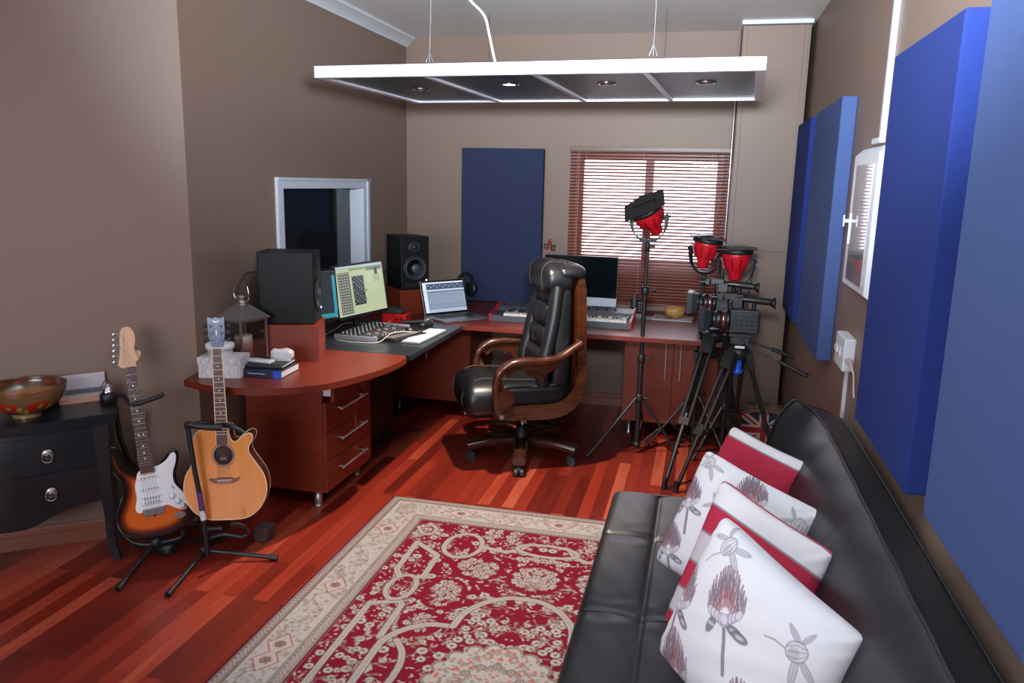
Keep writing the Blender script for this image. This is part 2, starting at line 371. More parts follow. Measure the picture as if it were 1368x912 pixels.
sb = thing('switch_box', 'small white surface socket box with switches on the right wall', 'wall socket', (XR, 3.305, 0))
MB().bx(-.044, 0, -.10, .10, .955, 1.085).build('housing', mat('white_plastic', rgb(214, 216, 222), .4), sb, bevel=.006)
MB().bx(-.050, -.044, -.04, -.01, 1.005, 1.04).build('switch', mat('white_plastic', (.7, .7, .7)), sb, bevel=.002)
w = MB(); w.bx(-.052, -.044, .02, .07, 1.01, 1.035); w.build('switch', mat('white_plastic', rgb(214, 216, 222), .4), sb, bevel=.002)
w = MB(); w.cyl((-.025, -.10, 1.0), (-.025, -.125, 1.0), .013); w.tube(smooth_open([(-.025, -.125, 1.0), (-.02, -.15, .99), (-.012, -.17, .96), (-.010, -.18, .92), (-.008, -.20, .88)]), .004, 8); w.build('plug_cable', mat('pinkish_cable', rgb(190, 165, 160), .5), sb)
tag(MB().bx(XR-.012, XR, 3.30, 3.33, 0.1, .955).build('cable_trunking', mat('white_plastic', rgb(214, 216, 222), .4), bevel=.002), 'painted cable trunking running down the wall below the white socket box', 'cable trunking')
o = MB().bx(XR-.018, XR, 3.10, 3.13, 1.83, H).bx(XR-.02, XR, 3.10, 3.24, 1.818, 1.838).build('wall_trunking', mat('white_plastic', rgb(214, 216, 222), .4), bevel=.002)
tag(o, 'white cable trunking running from the fuse box up to the ceiling', 'cable trunking')

# ------------------------------------------------------------------ hanging light frame
pn = thing('pendant_light', 'white framed hanging light with four dark mesh bays and downlights', 'ceiling light', (-.765, 3.975, 2.1), R(-3.0))
alum = mat('white_aluminium', rgb(226, 226, 234), .35, metal=.35)
hx, hy, th_ = .99, .575, .052
w = MB(); w.bx(-hx, hx, -hy, -hy+.03, 0, th_); w.bx(-hx, hx, hy-.03, hy, 0, th_); w.bx(-hx, -hx+.04, -hy+.03, hy-.03, 0, th_); w.bx(hx-.04, hx, -hy+.03, hy-.03, 0, th_)
w.build('frame', alum, pn, bevel=.0015)
for x in (-.455, .045, .52): MB().bx(x-.012, x+.012, -hy+.03, hy-.03, 0, .02).build('divider', alum, pn, bevel=.001)
mesh_m = mat('dark_mesh', rgb(40, 60, 62), .36, metal=.4, noise=((60, 500, 60), .35), bump=(350, .5, .002), spec=.6)
lamps = [(-.69, -.04, False), (-.17, -.19, True), (.295, -.18, False), (.74, -.17, False)]
xs = [-hx+.04, -.467, -.443, .033, .057, .508, .532, hx-.04]
for i in range(4):
    MB().bx(xs[2*i], xs[2*i+1], -hy+.03, hy-.03, .010, .016).build('mesh_panel', mesh_m, pn)
chrome = mat('chrome', rgb(210, 210, 215), .15, metal=1)
for (x, y, on) in lamps:
    w = MB(); w.lathe([(.031, .009), (.046, .009), (.046, .005), (.040, .002), (.031, .004), (.031, .009)], (x, y, 0), 28)
    dl = w.build('downlight', chrome, pn)
    m = mat('lamp_lit', (1, .9, .8), .3, emit=(1, .86, .70), estr=22) if on else mat('lamp_unlit', rgb(70, 74, 78), .2)
    MB().lathe([(0.0, .006), (.030, .006), (.030, .008), (0, .009)], (x, y, 0), 24).build('lamp_face', m, dl)
M_ = pn.matrix_basis.copy(); Mi = Matrix.LocRotScale(pn.location, pn.rotation_euler, None).inverted()
wirem = mat('steel_wire', rgb(150, 150, 160), .35, metal=.8)
for a, b in (((-1.20, 3.38, 2.152), (-1.20, 3.42, H)), ((-.24, 3.30, 2.152), (-.24, 3.34, H)), ((-1.235, 4.48, 2.152), (-1.41, 5.10, H)), ((-.262, 4.43, 2.152), (-.30, 5.08, H))):
    a = Mi @ Vector(a); b = Mi @ Vector(b); w = MB(); w.tube([a, b], .0018, 6)
    w.tube([a+Vector((.016, 0, 0)), a+Vector((0, 0, .045)), a+Vector((-.016, 0, 0))], .002, 6); w.build('suspension_wire', wirem, pn)
w = MB(); w.tube([tuple(Mi @ Vector(q)) for q in smooth_open([(-.965, 3.70, 2.12), (-.975, 3.62, 2.2), (-.995, 3.60, 2.30), (-1.02, 3.60, 2.38), (-1.09, 3.60, 2.45), (-1.20, 3.62, 2.58), (-1.25, 3.62, 2.69)])], .006, 8)
w.build('power_cable', mat('white_cable', rgb(215, 212, 205), .5), pn)
# ------------------------------------------------------------------ desks
cherry = mat('cherry_laminate', rgb(122, 47, 27), .38, noise=((3, 3, 26), .10), spec=.4)
cherry_h = mat('cherry_laminate_top', rgb(102, 39, 26), .34, noise=((20, 2, 2), .10), spec=.35)
cherry_e = mat('cherry_edge', rgb(120, 42, 30), .3)
carc = mat('carcass_edge', rgb(120, 76, 74), .5)
blacktop = mat('black_laminate', rgb(34, 40, 46), .28, coat=.15)
barm = mat('brushed_steel', rgb(206, 204, 206), .38, metal=.85)
def bar_handle(parent, p0, p1, out, r=.005, stand=.022):
    p0 = Vector(p0); p1 = Vector(p1); out = Vector(out); w = MB(); d = (p1-p0).normalized()
    w.tube([p0+out*stand, p1+out*stand], r, 10)
    for q in (p0+d*.02, p1-d*.02): w.tube([q, q+out*stand], r*.8, 8)
    return w.build('handle', barm, parent)
# curved side desk with drawer pedestal
sd = thing('curved_desk', 'cherry red curved corner worktop on a four drawer pedestal', 'desk', (-2.0, 3.45, 0))
T = Matrix.Translation((2.0, -3.45, 0))
front = smooth_open([(-2.215, 2.975), (-2.03, 2.925), (-1.81, 2.946), (-1.60, 3.096), (-1.479, 3.39), (-1.445, 3.60), (-1.446, 3.728)], 6)
out = [tuple(p) for p in front]+[(-1.475, 3.775), (-2.249, 3.775), (-2.249, 3.14)]
MB().prism(out, .722, .752, 'z', M=T).build('worktop', cherry_h, sd, bevel=.003)
MB().bx(-2.2, -1.778, 3.43, 3.975, .085, .72, M=T).build('pedestal', cherry, sd, bevel=.002)
for x, y in ((-1.83, 3.47), (-1.83, 3.93), (-2.15, 3.47), (-2.15, 3.93)):
    MB().lathe([(.019, .003), (.019, .085)], (x+2, y-3.45, 0), 18).lathe([(.021, 0), (.021, .008)], (x+2, y-3.45, 0), 18).build('foot', barm, sd)
for i in range(4):
    z0 = .088+i*.158; dx = .045 if i == 3 else 0
    dr = MB().bx(-1.777+dx, -1.759+dx, 3.434, 3.971, z0, z0+.154, M=T).build('drawer', cherry, sd, bevel=.0015)
    y0, y1 = 3.55, 3.86
    bar_handle(dr, (-1.759+dx+2, y0-3.45, z0+.098), (-1.759+dx+2, y1-3.45, z0+.098), (1, 0, 0), .0062, .030)
    if dx:
        for yy in (3.45, 3.94): MB().bx(-1.80, -1.777+dx, yy, yy+.012, z0+.03, z0+.13, M=T).build('drawer_side', mat('white_plastic', (.7, .7, .72)), dr)
MB().bx(-2.2, -1.785, 3.44, 3.97, .715, .7225, M=T).build('pedestal_lip', cherry_e, sd)
# black centre top
bd = thing('black_desk', 'black laminate desk section carrying the mixer and screens', 'desk', (-1.85, 4.25, 0))
MB().bx(-2.249+1.85, -1.445+1.85, 3.782-4.25, 4.705-4.25, .722, .752).build('worktop', blacktop, bd, bevel=.003)
MB().bx(-2.20+1.85, -2.17+1.85, 3.85-4.25, 4.7-4.25, .0, .7215).build('back_leg_panel', blacktop, bd)
# back desk
kd = thing('back_desk', 'long cherry red desk running below the window with cabinets under', 'desk', (-1.0, 5.2, 0))
T = Matrix.Translation((1.0, -5.2, 0))
MB().bx(-2.249, .155, 4.712, 5.80, .722, .752, M=T).build('worktop', cherry_h, kd, bevel=.003)
def cabinet(x0, x1, y0, label, hx0, hx1, hz):
    cb = thing('desk_cabinet', label, 'cabinet', ((x0+x1)/2, (y0+5.78)/2, 0)); T = Matrix.Translation((-(x0+x1)/2, -(y0+5.78)/2, 0))
    MB().bx(x0, x1, y0+.02, 5.78, .10, .7215, M=T).build('carcass', cherry, cb, bevel=.001)
    xm = (hx0+hx1)/2
    for a, b, h in ((x0+.002, xm-.0015, hx0), (xm+.0015, x1-.002, hx1)):
        d = MB().bx(a, b, y0, y0+.0195, .103, .7205, M=T).build('door', cherry, cb, bevel=.0015)
        bar_handle(d, (h-(x0+x1)/2, y0-(y0+5.78)/2, hz), (h-(x0+x1)/2, y0-(y0+5.78)/2, .69), (0, -1, 0), .0042, .026)
    for x in (x0+.05, x1-.05):
        for y in (y0+.06, 5.7): MB().lathe([(.016, 0), (.016, .006), (.011, .010), (.011, .10)], (x-(x0+x1)/2, y-(y0+5.78)/2, 0), 16).build('foot', barm, cb)
    return cb
cabinet(-2.15, -1.54, 5.20, 'cherry cabinet on chrome feet in the corner behind the black desk', -1.955, -1.858, .41)
cabinet(-.455, .150, 5.12, 'cherry cabinet with two long handles under the window behind the light stands', -.182, -.087, .405)

# risers and studio speakers
spk_m = mat('black_speaker_vinyl', rgb(14, 15, 18), .5, spec=.25, bump=(300, .15, .001))
cone_m = mat('speaker_cone', rgb(70, 76, 84), .35)
rub = mat('black_rubber', rgb(22, 22, 24), .5)
def speaker(loc, rz, label, size=(.27, .205, .357), light=True):
    t = thing('studio_speaker', label, 'speaker', loc, rz)      # front faces +x
    d, w_, h = size; f = d/2
    MB().bx(-f, f, -w_/2, w_/2, 0, h).build('cabinet', spk_m, t, bevel=.006, seg=3)
    M = Matrix.Translation((f, 0, h*.40)) @ Matrix.Rotation(R(90), 4, 'Y')
    MB().lathe([(.088, .0), (.088, .005), (.080, .008), (.074, .006), (.070, .004)], n=40, M=M).build('woofer_surround', rub, t)
    MB().lathe([(.074, .005), (.066, .006), (.058, .002), (.03, -.006+.007), (.028, .010), (.018, .016), (0, .018)], n=40, M=M).build('woofer_cone', cone_m, t)
    M = Matrix.Translation((f, 0, h*.80)) @ Matrix.Rotation(R(90), 4, 'Y')
    MB().lathe([(.050, 0), (.050, .003), (.034, .003), (.022, .0015), (.013, .002), (.010, .006), (0, .009)], n=32, M=M, sx=.8).build('tweeter', rub, t)
    MB().bx(f, f+.0015, -.07, .07, .022, .042).build('bass_port', mat('port_black', (.004, .004, .004), .8), t)
    M = Matrix.Translation((f, w_*.40, h*.17)) @ Matrix.Rotation(R(90), 4, 'Y')
    MB().lathe([(.006, 0), (.006, .003), (0, .004)], n=16, M=M).build('power_light', mat('blue_led', (.1, .1, 1), .3, emit=(.25, .3, 1), estr=6), t)
    return t
def riser(loc, rz, size, label):
    t = tag(MB().box((0, 0, size[2]/2), size).build('speaker_riser', cherry, bevel=.002), label, 'speaker riser'); t.location = loc; t.rotation_euler = (0, 0, rz); return t
riser((-1.985, 3.570, .752), R(20), (.262, .26, .184), 'cherry box riser under the left studio speaker on the curved desk')
speaker((-2.005, 3.567, .936), R(17), 'black studio speaker seen from its side on the left riser')
riser((-1.975, 5.12, .752), R(-42), (.30, .26, .17), 'cherry box riser in the far corner under the right studio speaker')
speaker((-1.975, 5.12, .922), R(-47), 'black studio speaker facing the room in the back corner with blue light')
w = MB(); w.tube(smooth_open([(-2.17, 3.56, 1.18), (-2.21, 3.50, 1.17), (-2.222, 3.45, 1.10), (-2.20, 3.42, 1.0), (-2.17, 3.43, .93), (-2.215, 3.5, .80), (-2.22, 3.6, .757)]), .004, 8)
tag(w.build('speaker_cable', rub), 'black cable looping from the back of the left studio speaker', 'cable')
w = MB(); w.tube(smooth_open([(-2.09, 5.26, 1.1), (-2.16, 5.25, 1.05), (-2.19, 5.12, .95), (-2.2, 5.0, .84), (-2.18, 4.86, .757)]), .004, 8)
tag(w.build('speaker_cable', rub), 'black cable hanging behind the right corner speaker', 'cable')

# ---- monitors
scr = vcol_mat('screen_glow', .15, emit=1.0)
def screen_grid(name, w, h, paint, parent, M, res=.0016):
    cv = Canvas(w, h, res, (.5, .5, .5)); paint(cv, w, h)
    P = np.stack([cv.X-w/2, np.zeros_like(cv.X), h/2-cv.Y], -1)
    Mn = np.array(M); P = P@Mn[:3, :3].T+Mn[:3, 3]
    return grid_obj(name, P, cv.c, scr, parent)
def mix_paint(cv, w, h):
    cv.rect(0, w, 0, h, rgb(186, 196, 160)); cv.rect(0, w, 0, h*.045, rgb(170, 200, 210)); cv.rect(0, w, h*.05, h*.055, rgb(90, 100, 80))
    cv.rect(w*.30, w*.62, h*.06, h*.10, rgb(90, 120, 60))
    for i in range(8): cv.rect(w*(.31+.038*i), w*(.335+.038*i), h*.068, h*.092, rgb(150, 190, 80))
    cv.rect(w*.64, w*.98, h*.06, h*.14, rgb(110, 120, 110)); cv.rect(w*.82, w*.88, h*.10, h*.24, rgb(50, 60, 40))
    cv.rect(w*.05, w*.29, h*.12, h*.97, rgb(140, 145, 130))
    for i in range(15):
        y = h*(.14+.055*i); cv.rect(w*.06, w*.28, y, y+h*.045, rgb(84, 88, 84))
        for j in range(4): cv.rect(w*(.07+.052*j), w*(.105+.052*j), y+h*.008, y+h*.022, rgb(200, 205, 190)); cv.rect(w*(.07+.052*j), w*(.09+.052*j), y+h*.028, y+h*.036, rgb(60, 64, 60))
    cv.rect(w*.33, w*.57, h*.22, h*.82, rgb(48, 54, 54))
    for i in range(13):
        y = h*(.235+.044*i)
        for j in range(6): cv.rect(w*(.345+.037*j), w*(.345+.037*j+.022), y, y+h*.02, [rgb(130, 140, 140), rgb(90, 98, 100), rgb(170, 176, 170), rgb(60, 84, 110)][(i*5+j*3) % 4])
    cv.rect(w*.58, w*.62, h*.52, h*.56, rgb(80, 160, 70)); cv.rect(w*.57, w*.60, h*.70, h*.72, rgb(60, 110, 200))
    for i in range(4): cv.rect(w*.78, w*.92, h*(.26+.035*i), h*(.272+.035*i), rgb(120, 125, 110))
def mon2_paint(cv, w, h):
    cv.rect(0, w, 0, h, rgb(46, 54, 60)); cv.rect(w*.02, w*.5, h*.02, h*.14, rgb(60, 140, 170)); cv.rect(w*.06, w*.42, h*.03, h*.10, rgb(190, 215, 235))
    cv.rect(w*.02, w*.6, h*.89, h*.985, rgb(40, 165, 170)); cv.rect(w*.95, w, h*.1, h, rgb(60, 150, 170))
    for i in range(8): cv.rect(w*.3, w*.9, h*(.2+.08*i), h*(.205+.08*i), rgb(60, 68, 74))
    cv.rect(w*.55, w*.95, h*.9, h*.98, rgb(46, 150, 158))
def monitor(loc, rz, w, h, zc, paint, label, tilt=0):
    t = thing('computer_monitor', label, 'monitor', loc, rz)       # screen faces -y
    M = Matrix.Translation((0, 0, zc)) @ Matrix.Rotation(tilt, 4, 'X')
    MB().bx(-w/2-.013, w/2+.013, 0, .028, -h/2-.018, h/2+.013, M=M).build('housing', mat('monitor_black', rgb(20, 21, 24), .25), t, bevel=.004)
    screen_grid('screen', w, h, paint, t, M @ Matrix.Translation((0, -.0012, 0)))
    b = MB().bx(-.025, .025, .028, .05, -zc+.012+.0, zc*0+.02, M=Matrix.Translation((0, 0, zc))); b.build('stand_neck', rub, t, bevel=.003)
    MB().lathe([(.10, 0), (.10, .008), (.03, .014), (0, .014)], (0, .03, 0), 28, sx=1.2, sy=.8).build('stand_base', rub, t)
    return t
monitor((-1.945, 4.285, .752), R(77), .455, .285, .262, mix_paint, 'black monitor showing a pale green audio mixing screen', R(-9))
monitor((-2.085, 3.855, .752), R(66), .44, .265, .26, mon2_paint, 'black monitor with cyan panels partly hidden behind the left speaker', R(-7))
# laptop
lt = thing('laptop', 'open silver laptop showing a waveform screen on the desk corner', 'laptop', (-1.555, 4.945, .752), R(52))
alu = mat('laptop_aluminium', rgb(168, 168, 174), .35, metal=.8)
MB().bx(-.178, .178, -.123, .123, 0, .014).build('base', alu, lt, bevel=.004)
w = MB()
for r in range(5):
    for c_ in range(14): w.bx(-.145+c_*.0208, -.128+c_*.0208, .085-r*.021-.016, .085-r*.021, .014, .0155)
w.build('keyboard', mat('key_black', rgb(26, 26, 30), .4), lt)
MB().bx(-.052, .052, -.112, -.04, .014, .0145).build('trackpad', mat('trackpad', rgb(140, 140, 146), .3, metal=.5), lt)
M = Matrix.Translation((0, .121, .014)) @ Matrix.Rotation(R(-17), 4, 'X') @ Matrix.Translation((0, 0, .118))
lid = MB().bx(-.178, .178, 0, .007, -.118, .118, M=M).build('lid', alu, lt, bevel=.002)
MB().bx(-.175, .175, -.0008, .0002, -.114, .116, M=M).build('bezel', mat('bezel_black', rgb(12, 12, 14), .2), lid)
def lap_paint(cv, w, h):
    cv.rect(0, w, 0, h, rgb(150, 166, 188)); cv.rect(0, w, 0, h*.05, rgb(232, 236, 246)); cv.rect(0, w*.085, 0, h, rgb(226, 232, 246)); cv.rect(w*.09, w, h*.05, h*.24, rgb(74, 90, 116))
    for i in range(12): cv.rect(w*(.11+.072*i), w*(.15+.072*i), h*(.10+.05*(i % 2)), h*(.125+.05*(i % 2)), rgb(170, 186, 210))
    cv.rect(w*.09, w, h*.25, h*.29, rgb(214, 224, 240)); cv.rect(w*.09, w, h*.30, h*.35, rgb(110, 128, 156))
    for i in range(24):
        x = w*(.115+.036*i); hh = h*(.10+.06*((i*7) % 5)/4)
        cv.rect(x, x+w*.008, h*.40, h*.80, rgb(58, 72, 92)); cv.rect(x+w*.012, x+w*.018, h*.58-hh, h*.58+hh, rgb(196, 208, 226))
    cv.rect(w*.09, w, h*.84, h*.86, rgb(90, 106, 130)); cv.rect(w*.09, w, h*.9, h, rgb(176, 190, 212))
screen_grid('screen', .330, .206, lap_paint, lid, M @ Matrix.Translation((0, -.0016, .002)), .0016)
# mixing controller (fader board) and friends
cg = mat('control_grey', rgb(36, 37, 40), .4); cs = mat('control_silver', rgb(160, 164, 174), .35, metal=.3)
mx = thing('mixing_console', 'flat fader mixing board with rows of knobs on the black desk', 'mixer', (-1.86, 4.265, .752), R(90-3))
MB().add([(-.22, -.13, 0), (.22, -.13, 0), (.22, .135, 0), (-.22, .135, 0), (-.22, -.13, .014), (.22, -.13, .014), (.22, .135, .030), (-.22, .135, .030)],
         [(0, 3, 2, 1), (4, 5, 6, 7), (0, 1, 5, 4), (1, 2, 6, 5), (2, 3, 7, 6), (3, 0, 4, 7)]).build('body', cg, mx, bevel=.003)
MB().bx(-.228, -.2205, -.132, .137, 0, .028).bx(.2205, .228, -.132, .137, 0, .028).build('side_rail', cs, mx, bevel=.002)
w = MB(); f_ = MB(); k_ = MB()
for i in range(9):
    x = -.19+i*.0475
    w.bx(x-.0015, x+.0015, -.115, .0, .0155, .0235)
    fy = -.10+.085*((i*37) % 10)/10; zf = .015+(fy+.13)*.06
    f_.box((x, fy, zf+.005), (.011, .020, .009))
    for j in range(4): k_.lathe([(.0045, 0), (.004, .008), (0, .009)], (x, .02+j*.027, .014+(.15+j*.027)*.06), 10)
f_.build('fader_caps', cs, mx, bevel=.001); k_.build('knobs', mat('knob_pale', rgb(170, 172, 178), .4), mx)
w2_ = MB()
for i in range(9):
    x = -.19+i*.0475
    for yy in np.arange(-.115, .0, .012): w2_.bx(x+.010, x+.020, yy, yy+.003, .0142+(yy+.13)*.06, .0147+(yy+.133)*.06)
w2_.build('scale_marks', mat('mark_white', rgb(190, 190, 190), .6), mx)
ck = thing('control_surface', 'small black pad controller lying between the mixer and the white keyboard', 'controller', (-1.66, 4.21, .752), R(90-20))
MB().bx(-.14, .14, -.07, .07, 0, .02).build('body', mat('controller_black', rgb(38, 34, 36), .4), ck, bevel=.003)
MB().lathe([(.012, .02), (.010, .032), (0, .033)], (.118, .04, 0), 16).build('dial', mat('key_grey', rgb(120, 116, 118), .5), ck)
for i in range(8): MB().lathe([(.006, .02), (.005, .033), (0, .034)], (-.115+i*.026, .045, 0), 10).build('knob', mat('key_grey', (.2, .2, .2)), ck)
w = MB()
for i in range(8):
    for j in range(2): w.bx(-.125+i*.026, -.107+i*.026, -.04+j*.03, -.022+j*.03, .02, .023)
w.build('pad_buttons', mat('key_grey', rgb(120, 116, 118), .5), ck)
wk = thing('computer_keyboard', 'slim white computer keyboard on the front edge of the black desk', 'keyboard', (-1.545, 4.275, .752), R(90-2.5))
MB().bx(-.215, .215, -.058, .058, 0, .010).build('body', alu, wk, bevel=.003)
w = MB()
for r in range(5):
    for c_ in range(15): w.bx(-.205+c_*.0275, -.205+c_*.0275+.024, .05-r*.0215-.018, .05-r*.0215, .010, .0135)
w.build('keys', mat('key_white', rgb(226, 224, 226), .45), wk)
ri = thing('audio_interface', 'bright red metal audio interface box behind the mixing board', 'audio interface', (-1.89, 4.70, .752), R(4))
MB().bx(-.078, .078, -.06, .06, 0, .058).build('case', mat('red_metal', rgb(196, 24, 22), .3), ri, bevel=.004)
w = MB(); M = Matrix.Translation((0, -.06, 0)) @ Matrix.Rotation(R(90), 4, 'X')
for x in (.02, .05): w.lathe([(.009, 0), (.008, .014), (0, .015)], (x, .03, 0), 14, M=M)
w.build('knobs', mat('knob_dark', rgb(60, 20, 20), .3), ri)
gd = tag(MB().bx(-.06, .06, -.05, .05, 0, .03).build('small_drive', mat('dark_grey_box', rgb(52, 56, 58), .5), bevel=.006), 'dark grey plastic box lying on top of the red interface', 'drive'); gd.location = (-1.905, 4.71, .8105)
# microphone lying and small camera clutter next to red box
mc = thing('microphone', 'black and chrome microphone lying beside the red interface', 'microphone', (-1.72, 4.655, .752), R(20))
MB().tube([(.03, 0, .02), (-.11, 0, .014)], [.014, .010], 16).build('body', rub, mc)
MB().puff((.055, 0, .026), (.05, .05, .05), 1, 1).build('grille', mat('mic_mesh', rgb(120, 122, 124), .35, metal=.8, bump=(900, .8, .001)), mc)
MB().lathe([(.0268, 0), (.0268, .006)], n=24, M=Matrix.Translation((.034, 0, .025)) @ Matrix.Rotation(R(90), 4, 'Y'), sx=.9).build('chrome_ring', chrome, mc)
ms = thing('mouse', 'dark computer mouse resting between the microphone and laptop', 'mouse', (-1.655, 4.60, .752), R(60))
MB().puff((0, 0, .012), (.11, .062, .042), .8, .8).build('shell', mat('mouse_black', rgb(34, 34, 38), .3), ms)
MB().bx(.012, .03, -.003, .003, .030, .036).build('scroll_wheel', cg, ms)
w = MB(); z = .756
w.tube(smooth_open([(-1.975, 4.01, z), (-1.88, 3.985, z), (-1.78, 3.99, z), (-1.72, 4.02, z+.004), (-1.70, 4.14, z+.03), (-1.66, 4.22, z+.03), (-1.60, 4.30, z+.018), (-1.63, 4.44, z)]), .0017, 8)
tag(w.build('white_cable', mat('white_cable', (.7, .7, .7))), 'thin white cable snaking in front of the mixing board', 'cable')
w = MB(); w.tube(smooth_open([(-2.10, 4.10, z), (-2.08, 4.22, z+.02), (-2.09, 4.36, z+.03), (-2.02, 4.50, z+.01), (-1.93, 4.60, z), (-1.90, 4.635, z+.01)]), .0017, 8)
tag(w.build('white_cable', mat('white_cable', (.7, .7, .7))), 'thin white cable running behind the mixing board to the red box', 'cable')
w = MB(); w.tube(smooth_open([(-1.70, 4.72, z), (-1.68, 4.80, z), (-1.70, 4.9, z+.003), (-1.74, 4.98, z)]), .0025, 8)
tag(w.build('white_cable', mat('white_cable', (.7, .7, .7))), 'short white cable between the red box and the laptop', 'cable')
# headphones on a small stand
hp = thing('headphones', 'black headphones propped upright against the dark blue panel', 'headphones', (-1.705, 5.60, .752), R(62))
ring = [(.085*math.cos(a), 0, .145+.085*math.sin(a)) for a in np.linspace(R(-35), R(215), 24)]
MB().tube(ring, .009, 10).build('headband', rub, hp)
for s in (-1, 1):
    M = Matrix.Translation((s*.066, 0, .105)) @ Matrix.Rotation(R(90), 4, 'Y')
    MB().lathe([(0, -.020), (.050, -.018), (.056, 0), (.050, .018), (0, .020)], n=24, M=M).build('ear_cup', mat('ear_cup', rgb(26, 27, 30), .35), hp)
w = MB(); w.lathe([(.05, 0), (.05, .008), (.008, .012)], n=20); w.tube([(0, 0, .01), (0, 0, .225)], .006, 8); w.build('stand', rub, hp)
# synthesizer
sy = thing('synthesizer', 'dark grey keyboard synthesizer with red end cheeks on the back desk', 'keyboard instrument', (-.870, 5.09, .752), 0)
w = MB(); pr = [(-.15, 0), (.17, 0), (.17, .085), (.05, .070), (.0, .045), (-.15, .040)]
w.prism([(a, b) for a, b in pr], -.452, .452, 'x'); w.build('body', mat('synth_grey', rgb(72, 76, 84), .4), sy, bevel=.002)
for x in (-.466, .453):
    MB().prism([(-.155, 0), (.175, 0), (.178, .094), (.05, .080), (.0, .062), (-.155, .052)], x, x+.013, 'x').build('end_cheek', mat('red_cheek', rgb(178, 26, 32), .35), sy, bevel=.002)
w = MB(); b2 = MB(); n = 36; x0 = -.37; kw = .805/n
for i in range(n):
    w.bx(x0+i*kw+.0008, x0+(i+1)*kw-.0008, -.147, -.005, .040, .056)
    if i % 7 in (0, 1, 3, 4, 5): b2.bx(x0+(i+1)*kw-.006, x0+(i+1)*kw+.006, -.095, -.004, .056, .066)
w.build('white_keys', mat('key_ivory', rgb(226, 220, 214), .3), sy, bevel=.0008); b2.build('black_keys', mat('key_black', (.01, .01, .01)), sy, bevel=.001)
skm = mat('synth_knob', rgb(30, 30, 32), .4)
for i in range(14):
    if abs(-.42+i*.058) > .07: MB().lathe([(.008, 0), (.007, .014), (0, .015)], (-.42+i*.058, .11, .077), 12).build('knob', skm, sy)
w = MB()
for i in range(10): w.bx(-.40+i*.04, -.375+i*.04, .055, .068, .07, .077)
w.build('buttons', skm, sy)
for x in (-.435, -.41): MB().bx(x, x+.010, -.10, -.03, .040, .056).build('pitch_wheel', skm, sy, bevel=.002)
MB().bx(-.06, .06, .085, .135, .0765, .0815).build('display', mat('synth_lcd', rgb(30, 50, 66), .2), sy)
# all-in-one computer behind the chair
im = thing('desktop_computer', 'black screened all-in-one computer with silver chin standing behind the synthesizer', 'computer', (-.83, 5.55, .752), R(-2))
MB().bx(-.265, .265, 0, .02, .045, .40).build('housing', alu, im, bevel=.004)
MB().bx(-.262, .262, -.002, .0, .108, .398).build('screen', mat('dark_screen', rgb(10, 17, 22), .12), im)
MB().bx(-.262, .262, -.0025, .0, .047, .107).build('chin', mat('chin_silver', rgb(200, 204, 214), .4), im)
w = MB(); w.prism([(.02, .0), (.12, 0), (.12, .006), (.05, .006), (.035, .30), (.025, .30)], -.09, .09, 'x'); w.bx(-.09, .09, -.08, .03, 0, .006); w.build('stand', alu, im)
# violin scroll peeking over the chair: violin leaning on the wall
vl = thing('violin', 'small red brown violin standing upright between the panel and window', 'violin', (-1.09, 5.66, .752), (R(-7), 0, R(0)))
vm = mat('violin_varnish', rgb(150, 62, 30), .25, coat=.3)
vo = smooth_closed([(0, 0), (.07, .015), (.085, .06), (.065, .11), (.048, .14), (.058, .18), (.068, .22), (.05, .255), (0, .265), (-.05, .255), (-.068, .22), (-.058, .18), (-.048, .14), (-.065, .11), (-.085, .06), (-.07, .015)], 4)
MB().prism([(x*.9, z*.9) for x, z in vo], -.02, .02, 'y').build('body', vm, vl, bevel=.004)
MB().bar((0, -.028, .15), (0, -.03, .395), .022, .012).build('fingerboard', mat('ebony', rgb(20, 18, 18), .3), vl, bevel=.002)
w = MB(); w.bar((0, -.02, .24), (0, -.02, .43), .018, .018); w.bar((0, -.02, .42), (0, -.004, .475), .016, .014); w.puff((0, -.008, .485), (.026, .034, .034), .9, .9); w.build('scroll', vm, vl, bevel=.002)
w = MB()
for z, s in ((.425, 1), (.438, -1), (.451, 1), (.463, -1)): w.tube([(-.02*s, -.014, z), (.035*s, -.014, z)], .003, 8); w.puff((.037*s, -.014, z), (.014, .006, .016), 1, 1)
w.build('tuning_pegs', mat('ebony', (.01, .01, .01)), vl)
w = MB(); w.tube([(0, -.03, .02), (0, -.034, .08), (0, -.037, .4)], .001, 4); w.bx(-.02, .02, -.035, -.02, .125, .130); w.build('bridge', mat('ebony', (.01, .01, .01)), vl)
# phone, bowl and papers right of the stand
ph = thing('desk_phone', 'black cordless desk phone in its cradle behind the light stand', 'phone', (-.405, 5.45, .752), R(5))
w = MB(); w.add([(-.055, -.07, 0), (.055, -.07, 0), (.055, .06, 0), (-.055, .06, 0), (-.05, -.06, .03), (.05, -.06, .03), (.05, .05, .12), (-.05, .05, .12)], [(0, 3, 2, 1), (4, 5, 6, 7), (0, 1, 5, 4), (1, 2, 6, 5), (2, 3, 7, 6), (3, 0, 4, 7)])
w.build('base', mat('phone_black', rgb(28, 30, 32), .35), ph, bevel=.005)
MB().bx(-.045, -.012, -.035, .01, .05, .155, M=Matrix.Rotation(R(-20), 4, 'X')).build('handset', rub, ph, bevel=.008)
w = MB()
for i in range(3):
    for j in range(4): w.box((.008+i*.016, -.04+j*.018, .05+j*.015), (.010, .008, .006))
w.build('buttons', mat('button_grey', rgb(140, 150, 140), .5), ph)
tag(MB().bx(-.09, .09, -.06, .06, 0, .003).build('paper_sheet', mat('paper_grey', rgb(170, 166, 164), .8)), 'pale sheet of paper under the black desk phone', 'paper').location = (-.40, 5.44, .7522)
ph.location.z = .7555
